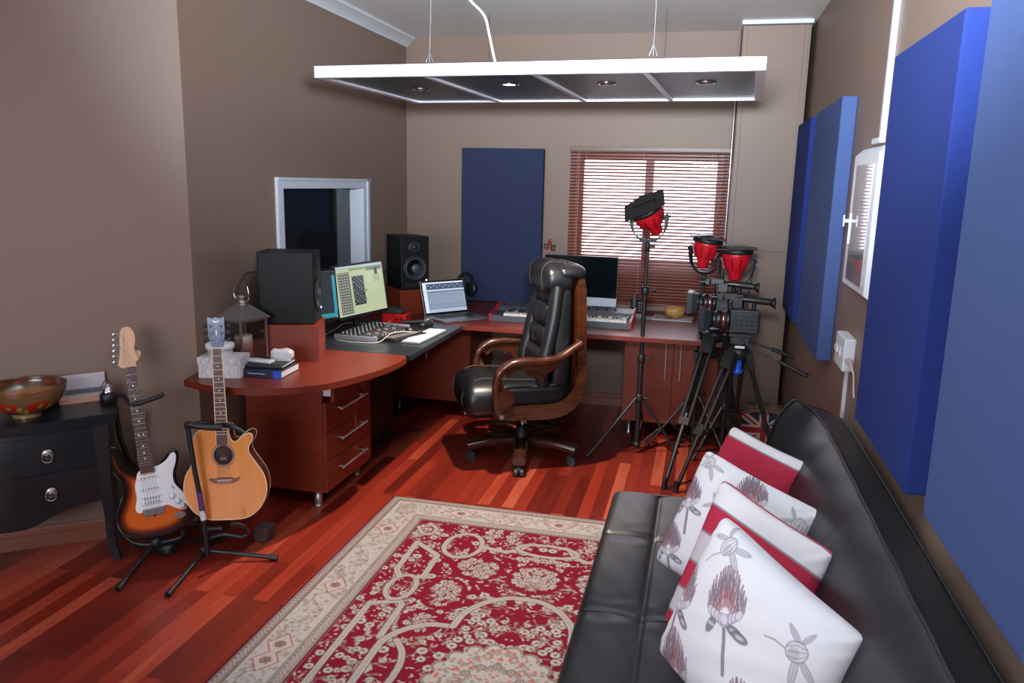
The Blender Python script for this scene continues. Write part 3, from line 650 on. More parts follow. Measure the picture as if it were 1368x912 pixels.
def paper_paint(cv, w, h):
    cv.rect(0, w, 0, h, rgb(176, 166, 166)); cv.rect(w*.05, w*.45, h*.1, h*.9, rgb(150, 130, 128)); cv.rect(w*.5, w*.95, h*.15, h*.5, rgb(196, 190, 192))
    for i in range(5): cv.rect(w*.52, w*.9, h*(.55+.07*i), h*(.57+.07*i), rgb(110, 104, 104))
cv = Canvas(.27, .20, .003, (.5, .5, .5)); paper_paint(cv, .27, .20)
mg = thing('magazine', 'open printed magazine under the gold bowl on the back desk', 'magazine', (-.165, 5.47, .752), R(-3))
grid_obj('cover', np.stack([cv.X-.135, cv.Y-.10, np.full_like(cv.X, .009)], -1), cv.c, vcol_mat('print', .5), mg)
MB().bx(-.135, .135, -.10, .10, 0, .0085).build('pages', mat('paper_grey', (.4, .4, .4)), mg)
bw = thing('woven_bowl', 'small round golden brown bowl sitting on the open magazine', 'bowl', (-.155, 5.47, .762), 0)
MB().lathe([(0, 0), (.035, 0), (.06, .018), (.07, .045), (.066, .068), (.061, .068), (.063, .045), (.052, .022), (.03, .008), (0, .006)], n=32).build('bowl', mat('gold_wicker', rgb(186, 138, 76), .5, noise=((60, 60, 60), .35), bump=(140, .8, .004)), bw)
w = MB()
for k in range(9): w.puff((.03*math.cos(k*2.4)*(.4+.07*k), .03*math.sin(k*2.4)*(.4+.07*k), .05+.004*(k % 3)), (.034, .028, .022), .9, .9, 10, 8)
w.build('contents', mat('gold_wicker', (.4, .3, .1)), bw)
tag(MB().bx(-.06, .06, -.04, .04, 0, .012).build('notebook', mat('grey_book', rgb(140, 136, 140), .6), bevel=.002), 'small grey notebook on the desk just right of the magazine', 'notebook').location = (.055, 5.40, .7525)
# ---- lantern, box, books on the curved desk
ln = thing('candle_lantern', 'square metal and glass candle lantern with a ring handle behind the guitar head', 'lantern', (-2.135, 3.335, .752), R(-18))
st = mat('lantern_steel', rgb(150, 142, 140), .32, metal=.7)
hw_ = .075
w = MB()
for sx in (-1, 1):
    for sy_ in (-1, 1): w.bx(sx*hw_-.005, sx*hw_+.005, sy_*hw_-.005, sy_*hw_+.005, .012, .225)
for z in (.012, .22):
    w.bx(-hw_-.006, hw_+.006, -hw_-.006, -hw_+.004, z, z+.010); w.bx(-hw_-.006, hw_+.006, hw_-.004, hw_+.006, z, z+.010); w.bx(-hw_-.006, -hw_+.004, -hw_+.004, hw_-.004, z, z+.010); w.bx(hw_-.004, hw_+.006, -hw_+.004, hw_-.004, z, z+.010)
w.build('frame', st, ln, bevel=.001)
MB().bx(-hw_-.01, hw_+.01, -hw_-.01, hw_+.01, 0, .012).build('base', st, ln, bevel=.002)
q = hw_+.016; t_ = .028
w = MB(); w.add([(-q, -q, .230), (q, -q, .230), (q, q, .230), (-q, q, .230), (-q, -q, .236), (q, -q, .236), (q, q, .236), (-q, q, .236), (-t_, -t_, .292), (t_, -t_, .292), (t_, t_, .292), (-t_, t_, .292)],
                [(0, 3, 2, 1), (0, 1, 5, 4), (1, 2, 6, 5), (2, 3, 7, 6), (3, 0, 4, 7), (4, 5, 9, 8), (5, 6, 10, 9), (6, 7, 11, 10), (7, 4, 8, 11), (8, 9, 10, 11)])
w.build('roof', st, ln, bevel=.001)
w = MB(); w.lathe([(.034, .292), (.034, .298), (.020, .300), (.018, .325), (.026, .330), (.026, .336), (0, .342)], n=20); w.build('chimney', st, ln)
w = MB(); w.tube(smooth_open([(-.045, 0, .385), (-.052, 0, .35), (-.045, 0, .32), (-.02, 0, .308), (.0, 0, .306), (.02, 0, .308), (.045, 0, .32), (.052, 0, .35), (.045, 0, .385)]), .0045, 8); w.build('handle', mat('bright_steel', rgb(190, 184, 176), .2, metal=1), ln)
w = MB()
for a in ((-hw_+.006, hw_-.006, -hw_-.0015, -hw_+.0005), (-hw_+.006, hw_-.006, hw_-.0005, hw_+.0015)): w.bx(*a, .022, .22)
for a in ((-hw_-.0015, -hw_+.0005, -hw_+.006, hw_-.006), (hw_-.0005, hw_+.0015, -hw_+.006, hw_-.006)): w.bx(*a, .022, .22)
w.build('glass', thin_glass('lantern_glass'), ln)
cd = thing('pillar_candle', 'cream and brown pillar candle standing inside the metal lantern', 'candle', (-2.135, 3.335, .765), 0)
MB().lathe([(0, 0), (.042, 0), (.042, .065)], n=28).build('lower_wax', mat('wax_brown', rgb(130, 66, 44), .5), cd)
MB().lathe([(.042, .065), (.042, .128), (.038, .132), (.03, .128), (0, .126)], n=28).build('upper_wax', mat('wax_cream', rgb(214, 196, 176), .5), cd)
MB().tube([(0, 0, .126), (.002, 0, .140)], .0012, 6).build('wick', rub, cd)
bxw = thing('gift_box', 'white patterned square box at the left end of the curved desk', 'box', (-2.10, 3.115, .752), R(14))
wb = mat('white_card', rgb(206, 200, 204), .6, noise=((30, 30, 14), .06))
MB().bx(-.095, .095, -.065, .065, 0, .062).build('body', wb, bxw, bevel=.002)
MB().bx(-.098, .098, -.068, .068, .062, .094).build('lid', wb, bxw, bevel=.002)
w = MB()
for k in range(7): x = -.08+k*.026; w.tube([(x, -.0690, .065), (x+.014*math.sin(k*2.1), -.0690, .078), (x+.02*math.cos(k), -.0690, .093)], .0008, 4); w.tube([(x, -.0660, .005), (x-.014*math.sin(k*1.7), -.0660, .03), (x+.012*math.cos(k), -.0660, .058)], .0008, 4)
w.build('branch_print', mat('print_grey', rgb(130, 122, 128), .7), bxw)
tn = thing('round_tin', 'round white lidded tin standing on the white patterned box', 'tin', (-2.12, 3.12, .8465), 0)
MB().lathe([(0, 0), (.055, 0), (.055, .030), (0, .030)], n=32, smooth=False).build('body', mat('tin_grey', rgb(176, 176, 182), .4, noise=((60, 60, 60), .4)), tn)
MB().lathe([(.0, .030), (.062, .030), (.064, .036), (.064, .048), (.058, .054), (0, .056)], n=32).build('lid', mat('tin_white', rgb(220, 218, 220), .35), tn)
bk1 = thing('hardback_book', 'thick dark hardback with a blue tipped spine, bottom of the pile', 'book', (-1.925, 3.215, .752), R(4))
MB().bx(-.10, .10, -.095, .095, 0, .004).bx(-.10, .10, -.095, .095, .032, .036).bx(-.10, .10, -.096, -.092, 0, .036).build('cover', mat('book_black', rgb(30, 40, 62), .4), bk1, bevel=.001)
MB().bx(-.097, .098, -.091, .092, .0042, .0318).build('pages', mat('page_white', rgb(206, 204, 208), .8), bk1)
MB().bx(.060, .1005, -.0968, -.0955, .001, .035).build('blue_label', mat('blue_spine', rgb(40, 80, 190), .4), bk1)
text_mb('BLACK SERIES', .014, Matrix.Translation((-.015, -.0965, .013)) @ Matrix.Rotation(R(90), 4, 'X')).build('spine_text', mat('text_pale', rgb(170, 176, 190), .5), bk1) if False else MB().bx(-.06, .02, -.0968, -.0955, .016, .020).build('spine_line', mat('text_pale', rgb(170, 176, 190), .5), bk1)
bk2 = thing('leather_notebook', 'black soft cover organiser lying on top of the thick hardback', 'notebook', (-1.93, 3.225, .7885), R(8))
MB().bx(-.088, .088, -.085, .085, 0, .018).build('cover', mat('notebook_black', rgb(28, 28, 30), .45, bump=(200, .2, .001)), bk2, bevel=.007, seg=3)
MB().bx(.03, .0885, -.07, .08, .006, .012).build('page_block', mat('page_white', (.6, .6, .6)), bk2)
mp_ = thing('mobile_phone', 'white remote control lying on the black organiser', 'remote control', (-1.955, 3.19, .807), R(-4))
MB().bx(-.06, .06, -.022, .022, 0, .013).build('body', mat('white_plastic', (.7, .7, .72)), mp_, bevel=.004)
mp_.name = 'remote_control'
w = MB()
for i in range(6): w.bx(-.045+i*.016, -.036+i*.016, -.008, .008, .013, .0142)
w.build('buttons', mat('button_grey', (.3, .3, .3)), mp_)
tw = thing('tissue_packet', 'crumpled clear wrapped white packet behind the white remote control', 'packet', (-1.895, 3.275, .807), R(10))
w = MB(); w.puff((0, 0, .024), (.105, .052, .046), .4, .45, 32, 16)
w.v = [(a+.0022*math.sin(60*b+40*c_), b+.0022*math.sin(70*a+20*c_), c_*(1+.06*math.sin(90*a)+.05*math.sin(130*b))) for a, b, c_ in w.v]
P = []
for k in range(0):
    rr = [.006, .022, .026, .027, .026, .027, .026, .022, .006][k]; x = -.055+k*.01375
    P.append([(x, rr*math.cos(a)*(1+.10*math.sin(3*a+k)), .026+rr*.95*math.sin(a)*(1+.08*math.cos(5*a+2*k))) for a in np.linspace(0, 2*PI, 17)[:-1]])
w.build('wrapper', mat('plastic_wrap', rgb(206, 204, 208), .2, bump=(90, .8, .006)), tw)
MB().bx(-.05, .05, -.034, -.012, .0, .004).build('flap', mat('plastic_wrap', (.6, .6, .6)), tw)
# floor clutter below the desks
pd = thing('sustain_pedal', 'small black sustain pedal with chrome tip on the floor behind the chair', 'pedal', (-.96, 5.18, 0), R(35))
MB().bx(-.04, .04, -.08, .08, 0, .025).build('base', rub, pd, bevel=.004)
MB().bx(-.028, .028, -.13, .06, .036, .043, M=Matrix.Rotation(R(-4), 4, 'X')).build('foot_plate', chrome, pd, bevel=.003)
w = MB(); w.tube(smooth_open([(.0, .08, .012), (.05, .16, .006), (.16, .14, .005), (.22, .04, .005), (.14, -.05, .005), (.02, .3, .005)]), .004, 8); w.build('cable', rub, pd)
w = MB(); w.tube(smooth_open([(-2.14, 4.35, .5), (-2.10, 4.3, .3), (-2.12, 4.22, .05), (-1.95, 4.10, .006), (-1.82, 4.30, .006), (-1.90, 4.6, .006), (-1.75, 4.8, .006)]), .005, 8)
tag(w.build('floor_cable', rub), 'black cable lying on the floor beneath the black desk', 'cable')
w = MB(); w.tube(smooth_open([(-2.14, 4.0, .62), (-2.08, 3.99, .42), (-2.12, 4.06, .2), (-2.05, 4.2, .02), (-1.95, 4.5, .006)]), .004, 8)
tag(w.build('hanging_cable', rub), 'black cable hanging down beside the drawer pedestal', 'cable')
pc = thing('computer_tower', 'black computer case in the dark beneath the black desk', 'computer', (-2.02, 4.45, 0), 0)
MB().bx(-.12, .12, -.21, .21, .012, .44).build('case', mat('case_black', rgb(24, 24, 26), .45), pc, bevel=.004)
w = MB()
for x in (-.09, .09):
    for y in (-.17, .17): w.lathe([(.015, 0), (.015, .012)], (x, y, 0), 12)
w.build('feet', rub, pc)
# ------------------------------------------------------------------ executive chair (local +x is forward)
leath = mat('black_leather', rgb(18, 20, 24), .36, spec=.6, bump=(160, .25, .0015), noise=((5, 5, 5), .15))
chw = mat('chair_walnut', rgb(64, 31, 16), .24, noise=((9, 9, 34), .38), coat=.5)
chd = mat('chair_dark_wood', rgb(58, 30, 20), .22, noise=((3, 3, 14), .25), coat=.5)
stitch = mat('tan_stitching', rgb(64, 56, 48), .6)
ch = thing('office_chair', 'high backed black leather executive chair with carved wooden arms', 'chair', (-.99, 4.48, 0), R(207))
MB().puff((.02, 0, .445), (.50, .50, .17), .45, .35, 40, 20).puff((.265, 0, .425), (.27, .52, .25), .75, .35, 40, 20).build('seat', leath, ch)
w = MB()
for s in (-1, 1):
    w.tube(smooth_open([(-.18, s*.17, .532), (.05, s*.17, .536), (.20, s*.165, .545), (.30, s*.16, .545), (.375, s*.16, .50), (.405, s*.16, .43), (.385, s*.16, .36)]), .003, 6)
w.build('seat_piping', stitch, ch)
w = MB()
w.puff((-.165, 0, .78), (.13, .47, .68), .35, .45, 36, 20)
for s in (-1, 1):
    w.tube(smooth_open([(-.06, s*.20, .48), (-.055, s*.21, .60), (-.085, s*.212, .74), (-.115, s*.208, .90), (-.135, s*.20, 1.08)]), .042, 16)
w.build('backrest', leath, ch)
w = MB()
w.puff((-.09, 0, .60), (.12, .36, .22), .6, .5, 160, 16); w.puff((-.112, 0, .765), (.11, .34, .15), .7, .5, 160, 18); w.puff((-.125, 0, .90), (.11, .33, .15), .7, .5, 160, 18); w.puff((-.14, 0, 1.005), (.095, .32, .10), .65, .5, 160, 16)
w.v = [(a+.0035*math.cos(b*2*PI/.032)*max(0, min(1, (c-.68)*12)), b, c) for a, b, c in w.v]; w.build('lumbar_padding', leath, ch)
w = MB(); w.puff((-.145, 0, 1.115), (.18, .47, .20), .75, .36, 40, 20)
w.puff((-.215, 0, 1.155), (.17, .48, .10), .7, .3, 40, 20)
w.build('headrest', leath, ch)
w = MB()
for s in (-1, 1): w.tube(smooth_open([(-.0625, s*.13, 1.055), (-.054, s*.13, 1.115), (-.0625, s*.13, 1.175), (-.089, s*.13, 1.205), (-.113, s*.13, 1.213), (-.20, s*.13, 1.206)]), .0022, 6)
w.build('back_piping', stitch, ch)
w = MB(); w.prism([(-.235, .44), (-.245, .75), (-.235, 1.06), (-.25, 1.125), (-.28, 1.125), (-.292, 1.06), (-.305, .75), (-.285, .44)], -.245, .245, 'y'); w.build('back_shell', chw, ch, bevel=.014, seg=4)
for s in (-1, 1):
    pts = [(.205, .352), (.226, .40), (.238, .47), (.236, .55), (.212, .62), (.15, .662), (.06, .674), (-.04, .672), (-.13, .688), (-.20, .725), (-.265, .765)]
    P = smooth_open(pts, 5); w = MB(); y = s*.30; rings = []
    for i, p in enumerate(P):
        a = P[max(i-1, 0)]; b = P[min(i+1, len(P)-1)]; dx, dz = b[0]-a[0], b[1]-a[1]; L_ = math.hypot(dx, dz); nx, nz = -dz/L_, dx/L_
        hw2 = .020+.010*min(1, max(0, (i-8)/12)); th = .020
        rings.append([(p[0]+nx*th*cz, y+hw2*cy - s*.045*max(0, (i-36)/20), p[1]+nz*th*cz) for cy, cz in ((-1, -.6), (-.6, -1), (.6, -1), (1, -.6), (1, .6), (.6, 1), (-.6, 1), (-1, .6))])
    w.loft(rings); arm = w.build('armrest', chw, ch)
    w = MB(); w.prism(smooth_closed([(.19, .635), (.08, .655), (-.11, .67), (-.095, .625), (-.055, .60), (-.03, .562), (.0, .572), (.02, .602), (.05, .585), (.075, .612), (.12, .628), (.165, .585)], 4), y-.011, y+.011, 'y')
    w.prism(smooth_closed([(.228, .40), (.230, .56), (.205, .565), (.185, .52), (.15, .505), (.13, .465), (.145, .425), (.19, .40)], 4), y-.011, y+.011, 'y'); w.build('carved_bracket', chw, arm, bevel=.003)
    w = MB(); w.prism(smooth_closed([(.215, .40), (.21, .335), (.0, .322), (-.14, .33), (-.235, .38), (-.285, .47), (-.30, .60), (-.285, .755), (-.245, .755), (-.245, .62), (-.235, .52), (-.19, .45), (-.10, .415)], 4), s*.262-.014, s*.262+.014, 'y'); w.build('side_frame', chw, ch, bevel=.004)
    w = MB(); w.tube([(.205, s*.275, .362), (.205, s*.325, .362)], .013, 14); w.build('arm_bolt', chrome, arm)
MB().bx(-.20, .20, -.25, .25, .335, .375).build('seat_pan', chd, ch, bevel=.01)
w = MB(); w.bx(-.10, .12, -.07, .07, .300, .336); w.tube([(.0, .0, .31), (.05, .20, .305), (.06, .27, .315)], .006, 8); w.puff((.06, .28, .316), (.02, .06, .02), 1, 1); w.build('tilt_mechanism', rub, ch, bevel=.003)
w = MB(); w.tube([(0, 0, .17), (0, 0, .31)], .0135, 18); w.build('gas_lift', chrome, ch)
w = MB(); w.lathe([(.040, .205), (.034, .20)], n=24); w.lathe([(.060, .075), (.066, .10), (.055, .13), (.045, .145), (.040, .195), (.028, .205), (.0, .205)], n=28); w.build('hub', rub, ch)
for k in range(5):
    a = R(1+72*k); Mx = Matrix.Rotation(a, 4, 'Z'); w = MB()
    rings = []
    for t in np.linspace(0, 1, 9):
        x = .045+.300*t; zc = .112-.014*t+.014*math.sin(PI*t); hh = .032-.008*t; ww = .036+.004*math.sin(PI*t)
        rings.append([(x, ww*cy, zc+hh*cz) for cy, cz in ((-1, -.5), (-.7, -1), (.7, -1), (1, -.5), (1, .5), (.7, 1), (-.7, 1), (-1, .5))])
    w.loft(rings, M=Mx); lg = w.build('base_leg', chd, ch)
    w = MB(); w.tube([(.318, 0, .06), (.318, 0, .095)], .008, 10, Mx)
    for s in (-1, 1): w.tube([(.322, s*.006, .026), (.322, s*.026, .026)], .026, 20, Mx)
    w.puff((.316, 0, .045), (.052, .05, .03), .8, .8, 14, 8, M=Mx); w.build('castor', mat('castor_grey', rgb(44, 50, 56), .4), lg)

# ------------------------------------------------------------------ light stands and red heads
blk = mat('stand_black', rgb(22, 23, 26), .42, spec=.5)
alk = mat('stand_alloy', rgb(70, 74, 82), .3, metal=.8)
redm = mat('red_lamp_body', rgb(192, 22, 36), .35)
def light_stand(loc, top, hubz, feet, label, low=.06):
    t = thing('light_stand', label, 'light stand', loc)
    w = MB(); w.tube([(0, 0, low), (0, 0, hubz+.25)], .016, 16); w.tube([(0, 0, hubz+.25), (0, 0, top-.28)], .0125, 16); w.tube([(0, 0, top-.28), (0, 0, top)], .009, 14)
    w.build('column', blk, t)
    for z in (hubz, hubz+.25, top-.28):
        w = MB(); w.lathe([(.021, z-.025), (.023, z-.015), (.023, z+.015), (.019, z+.025), (.0, z+.025)], n=20); w.tube([(.018, 0, z), (.05, 0, z)], .006, 8); w.puff((.055, 0, z), (.018, .03, .016), .8, .8, 12, 8); w.build('clamp_collar', rub, t)
    w = MB(); w.lathe([(.02, low-.02), (.024, low-.012), (.024, low+.012), (.0, low+.02)], n=18); w.build('brace_collar', rub, t)
    for (x, y) in feet:
        L_ = math.hypot(x, y); u = (x/L_, y/L_)
        w = MB(); w.tube([(u[0]*.02, u[1]*.02, hubz), (x*.97, y*.97, .015)], .0085, 12); lg = w.build('leg', alk, t)
        MB().tube([(x*.93, y*.93, .028), (x, y, .009)], .012, 10).build('rubber_foot', rub, lg)
        k = .55; MB().tube([(u[0]*.02, u[1]*.02, low), (x*k, y*k, hubz*(1-k)+.01)], .006, 8).build('brace', blk, lg)
    return t
light_stand((-.318, 4.77, 0), 1.31, .36, [(-.286, -.176), (.254, .06), (.03, .27)], 'black light stand standing clear in front of the cherry cabinet')
light_stand((.022, 5.0, 0), 1.11, .36, [(-.29, -.10), (.09, .085), (.22, -.28)], 'black light stand partly hidden behind the two camera tripods')
light_stand((.200, 4.87, 0), 1.06, .32, [(-.17, -.14), (.22, .06), (.0, .30)], 'black light stand at the right beside the corner column')
def red_head(loc, rot, label, yoke=(0, 0, 0), lid=(0, 0), s=1.0):
    t = thing('studio_light', label, 'studio light', loc)            # origin at the stand top
    M0 = Matrix.Translation((0, 0, .16)) @ Euler(rot).to_matrix().to_4x4() @ Matrix.Scale(s, 4)
    w = MB(); w.lathe([(0, -.115), (.026, -.115), (.034, -.105), (.036, -.075), (.052, -.055), (.072, -.01), (.080, .03), (.080, .045)], n=28, M=M0); hd = w.build('lamp_body', redm, t)
    w = MB()
    for k in range(10):
        a = 2*PI*k/10; ca, sa = math.cos(a), math.sin(a); w.bar((ca*.060, sa*.060, -.05), (ca*.082, sa*.082, .015), .006, .010, up=(ca, sa, 0), M=M0)
    w.build('cooling_fins', mat('red_dark', rgb(120, 12, 24), .4), hd)
    w = MB(); w.lathe([(.084, .040), (.090, .042), (.092, .060), (.084, .066), (.070, .062)], n=28, M=M0); w.build('front_ring', rub, t)
    for k, (lw, ll, fold) in enumerate(((.20, .135, lid[0]), (.20, .135, lid[1]), (.13, .085, 3), (.13, .085, 3))):
        ax = [0, PI, PI/2, -PI/2][k]
        Mf = M0 @ Matrix.Rotation(ax, 4, 'Z') @ Matrix.Translation((-.112 if k < 2 else -.088, 0, .066+.004*k)) @ Matrix.Rotation(R(-fold), 4, 'Y')
        q = lw/2; w = MB(); w.prism([(0, -q*.8), (0, q*.8), (ll, q*1.05), (ll, -q*1.05)], -.0012, .0012, 'z', M=Mf); w.build('barn_door', blk, t, bevel=.001)
    ang = yoke[2]; My = Matrix.Rotation(ang, 4, 'Z')
    w = MB(); pts = smooth_open([(0, -.100, .17), (0, -.105, .12), (0, -.09, .06), (0, -.05, .022), (0, 0, .012), (0, .05, .022), (0, .09, .06), (0, .105, .12), (0, .100, .17)], 5)
    rings = [[(p[0]+a*.010, p[1]+0, p[2]) if False else (a*.013, p[1]*(1+b*.08), p[2]+b*.009) for a, b in ((-1, -1), (1, -1), (1, 1), (-1, 1))] for p in pts]
    w.loft(rings, M=My, smooth=False); w.build('yoke', blk, t)
    for sg_ in (-1, 1): MB().tube([(0, sg_*.086, .160), (0, sg_*.125, .160)], .009, 12, My).build('yoke_knob', rub, t)
    MB().lathe([(.014, -.05), (.014, .012), (0, .014)], n=16).tube([(.012, 0, -.02), (.045, 0, -.02)], .005, 8).build('spigot', rub, t)
    return t
red_head((-.318, 4.77, 1.315), (R(31), R(-24), R(-6)), 'red studio light with tilted black lid on the stand before the cherry cabinet', yoke=(0, 0, R(80)), lid=(2, 3), s=1.12)
red_head((.022, 5.0, 1.115), (R(2), R(8), 0), 'red studio light on the middle stand, its black lid sloping down right', yoke=(0, 0, R(60)), lid=(14, 5))
red_head((.200, 4.87, 1.065), (R(2), R(0), 0), 'red studio light furthest right with flat black lid above the cameras', yoke=(0, 0, R(70)), lid=(1, 2), s=1.05)
w = MB(); w.tube(smooth_open([(.28, 4.86, 1.27), (.30, 4.87, 1.15), (.285, 4.88, 1.0), (.29, 4.9, .8), (.30, 4.96, .5), (.25, 4.9, .12), (.15, 4.85, .008), (.1, 4.7, .006)]), .0035, 8)
tag(w.build('lamp_cable', rub), 'black lamp cable hanging from the furthest right red studio light', 'cable')

# ------------------------------------------------------------------ tripods and camcorders
def tripod(apex, feet, headz, label, bars, blue=False):
    t = thing('camera_tripod', label, 'tripod', (apex[0], apex[1], 0)); z = apex[2]
    w = MB(); w.lathe([(0, z-.02), (.045, z-.02), (.055, z), (.055, z+.03), (.04, z+.045), (0, z+.05)], n=24); w.build('crown', rub, t)
    if blue: MB().lathe([(0, z-.115), (.012, z-.112), (.030, z-.10), (.034, z-.085), (.022, z-.08), (.024, z-.03), (0, z-.02)], n=20).build('bowl_knob', mat('blue_knob', rgb(30, 90, 215), .3), t)
    for (x, y) in feet:
        L_ = math.hypot(x, y); u = Vector((x/L_, y/L_, 0)); n_ = Vector((-u.y, u.x, 0))
        a = u*.05+Vector((0, 0, z)); b = Vector((x, y, .02)); m_ = a.lerp(b, .58); m2 = a.lerp(b, .52)
        w = MB()
        for s in (-1, 1): w.tube([a+n_*.026*s, m_+n_*.022*s], .0105, 12)
        w.bar(a+Vector((0, 0, .02)), a.lerp(b, .10), .075, .04, up=tuple(u)); w.bar(a.lerp(b, .55), a.lerp(b, .60), .062, .03, up=tuple(u)); lg = w.build('leg', mat('tripod_black', rgb(22, 23, 26), .65, spec=.35), t, bevel=.001)
        w = MB(); w.tube([m2, b], .0125, 12); w.build('leg_extension', blk, lg)
        w = MB(); w.tube([b+Vector((0, 0, .045)), b-Vector((0, 0, .018))], [.013, .017], 12); w.build('rubber_foot', rub, lg)
        w = MB(); q = a.lerp(b, .72); w.tube([(0, 0, q.z-.03), q], .006, 8); w.build('spreader_arm', blk, lg)
    w = MB(); w.lathe([(.018, q.z-.05), (.022, q.z-.03), (.0, q.z-.01)], n=14); w.build('spreader_hub', rub, t)
    w = MB(); w.lathe([(.032, z+.04), (.036, z+.05), (.036, z+.075), (.042, z+.078), (.042, headz-.055), (.034, headz-.05), (.0, headz-.05)], n=26)
    w.bx(-.05, .05, -.045, .045, headz-.058, headz-.022); w.bx(-.06, .06, -.03, .03, headz-.022, headz-.003); w.tube([(0, -.045, headz-.04), (0, -.07, headz-.04)], .018, 16); w.tube([(0, .045, headz-.04), (0, .07, headz-.04)], .018, 16)
    w.build('fluid_head', mat('head_black', rgb(34, 36, 42), .4), t, bevel=.003)
    MB().bx(-.026, .026, -.0705, -.0695, headz-.075, headz-.062).build('name_plate', mat('white_plastic', (.7, .7, .7)), t)
    for bb in bars:
        a, b = Vector(bb[0]), Vector(bb[1]); w = MB(); w.tube([a, b], .0055, 10); h = w.build('pan_bar', alk, t)
        MB().tube([a.lerp(b, .55), b], [.011, .0125], 14).build('grip', rub, h)
    return t
tripod((.235, 4.45, .74), [(-.285, -.27), (.285, .02), (.0, .36)], .865, 'front camera tripod with a blue knob between its legs', [((.03, -.06, .815), (.345, -.20, .69)), ((.03, .06, .82), (.30, .06, .735))], True)
tripod((.10, 4.74, .77), [(-.215, -.53), (.22, .16), (-.17, .22)], .912, 'rear camera tripod with long leg reaching down to the left', [((.03, .06, .86), (.22, .14, .79))])
def camcorder(loc, rz, label):
    t = thing('camcorder', label, 'camcorder', loc, rz); t.scale = (.80, .92, .95)      # lens towards +x
    cb = mat('camcorder_black', rgb(17, 18, 22), .36, spec=.6)
    MB().bx(-.155, .035, -.055, .055, .0, .135).bx(-.165, -.155, -.045, .045, .01, .115).build('body', cb, t, bevel=.010, seg=3)
    M = Matrix.Translation((.03, 0, .068)) @ Matrix.Rotation(R(90), 4, 'Y')
    MB().lathe([(.058, 0), (.058, .03), (.050, .034), (.050, .06), (.054, .064), (.054, .095), (.048, .10), (.048, .12), (.056, .13), (.056, .15)], n=32, M=M).build('lens_barrel', cb, t)
    MB().lathe([(.0515, .034), (.0515, .040)], n=32, M=M).lathe([(.0545, .058), (.0555, .060), (.0545, .062)], n=32, M=M).build('lens_ring', mat('red_ring', rgb(110, 30, 32), .3), t)
    MB().lathe([(.0505, .042), (.0515, .048), (.0505, .054)], n=32, M=M).build('chrome_ring', chrome, t)
    w = MB(); w.loft([[(x, s1*hw3, .068+s2*hh3) for s1, s2 in ((-1, -1), (1, -1), (1, 1), (-1, 1))] for x, hw3, hh3 in ((.165, .062, .052), (.205, .075, .062), (.240, .080, .066), (.238, .074, .060), (.20, .066, .055))], caps=False, smooth=False); w.build('lens_hood', mat('hood_black', rgb(30, 33, 40), .40), t)
    w = MB(); w.tube(smooth_open([(.03, 0, .13), (.04, 0, .17), (.02, 0, .188), (-.06, 0, .192), (-.13, 0, .188)]), .017, 14); w.tube([(-.12, 0, .14), (-.125, 0, .188)], .014, 12); w.build('carry_handle', cb, t)
    w = MB(); w.tube([(-.12, 0, .19), (-.20, 0, .185), (-.225, 0, .183)], [.022, .020, .018], 16); w.loft([[(x, r*math.cos(a)*1.25, .183+dz+r*math.sin(a)) for a in np.linspace(0, 2*PI, 17)[:-1]] for x, r, dz in ((-.222, .016, 0), (-.235, .024, -.002), (-.258, .034, -.006), (-.257, .028, -.006), (-.24, .012, -.004))], caps=False); w.build('viewfinder', rub, t)
    w = MB(); w.bx(-.01, .085, -.026, .026, .188, .222); w.tube([(.06, -.038, .195), (.165, -.038, .193)], .011, 12); w.bx(.09, .125, -.02, .02, .182, .212); w.build('audio_unit', cb, t, bevel=.004)
    w = MB(); w.bx(-.04, .03, .030, .048, .145, .20) ; w.build('screen_housing', cb, t, bevel=.004)
    w = MB()
    for r_ in range(3):
        for c_ in range(4):
            for s in (-1, 1): w.box((-.13+c_*.034, s*.056, .035+r_*.026), (.014, .003, .009))
    for s in (-1, 1): w.bx(-.15, .03, s*.055-.001, s*.055+.001, .112, .116); w.bx(-.15, .03, s*.055-.001, s*.055+.001, .014, .018)
    w.build('buttons', mat('cam_button', rgb(60, 64, 70), .35), t)
    return t
camcorder((.200, 4.45, .868), R(180+2), 'large black camcorder in front with ribbed side and long viewfinder')
camcorder((.130, 4.74, .915), R(180-4), 'black camcorder on the rear tripod, higher and partly hidden')
# small lamp arm hanging on the middle stand
fa = thing('monitor_arm', 'small black clamp with folded arm on the middle light stand', 'clamp', (.022, 5.0, .60))
w = MB(); w.bx(-.03, .03, -.028, .028, -.03, .03); w.tube([(.02, -.02, .0), (.09, -.05, .03), (.15, -.04, -.02)], .011, 10); w.puff((.09, -.05, .03), (.045, .045, .045), .9, .9, 14, 10); w.puff((.15, -.04, -.02), (.04, .05, .05), .9, .9, 14, 10); w.build('arm', rub, fa, bevel=.003)
tag(MB().box((.248, 5.02, .30), (.04, .03, .022)).build('red_connector', redm, bevel=.003), 'small red connector hanging among the tripod legs by the column', 'connector')
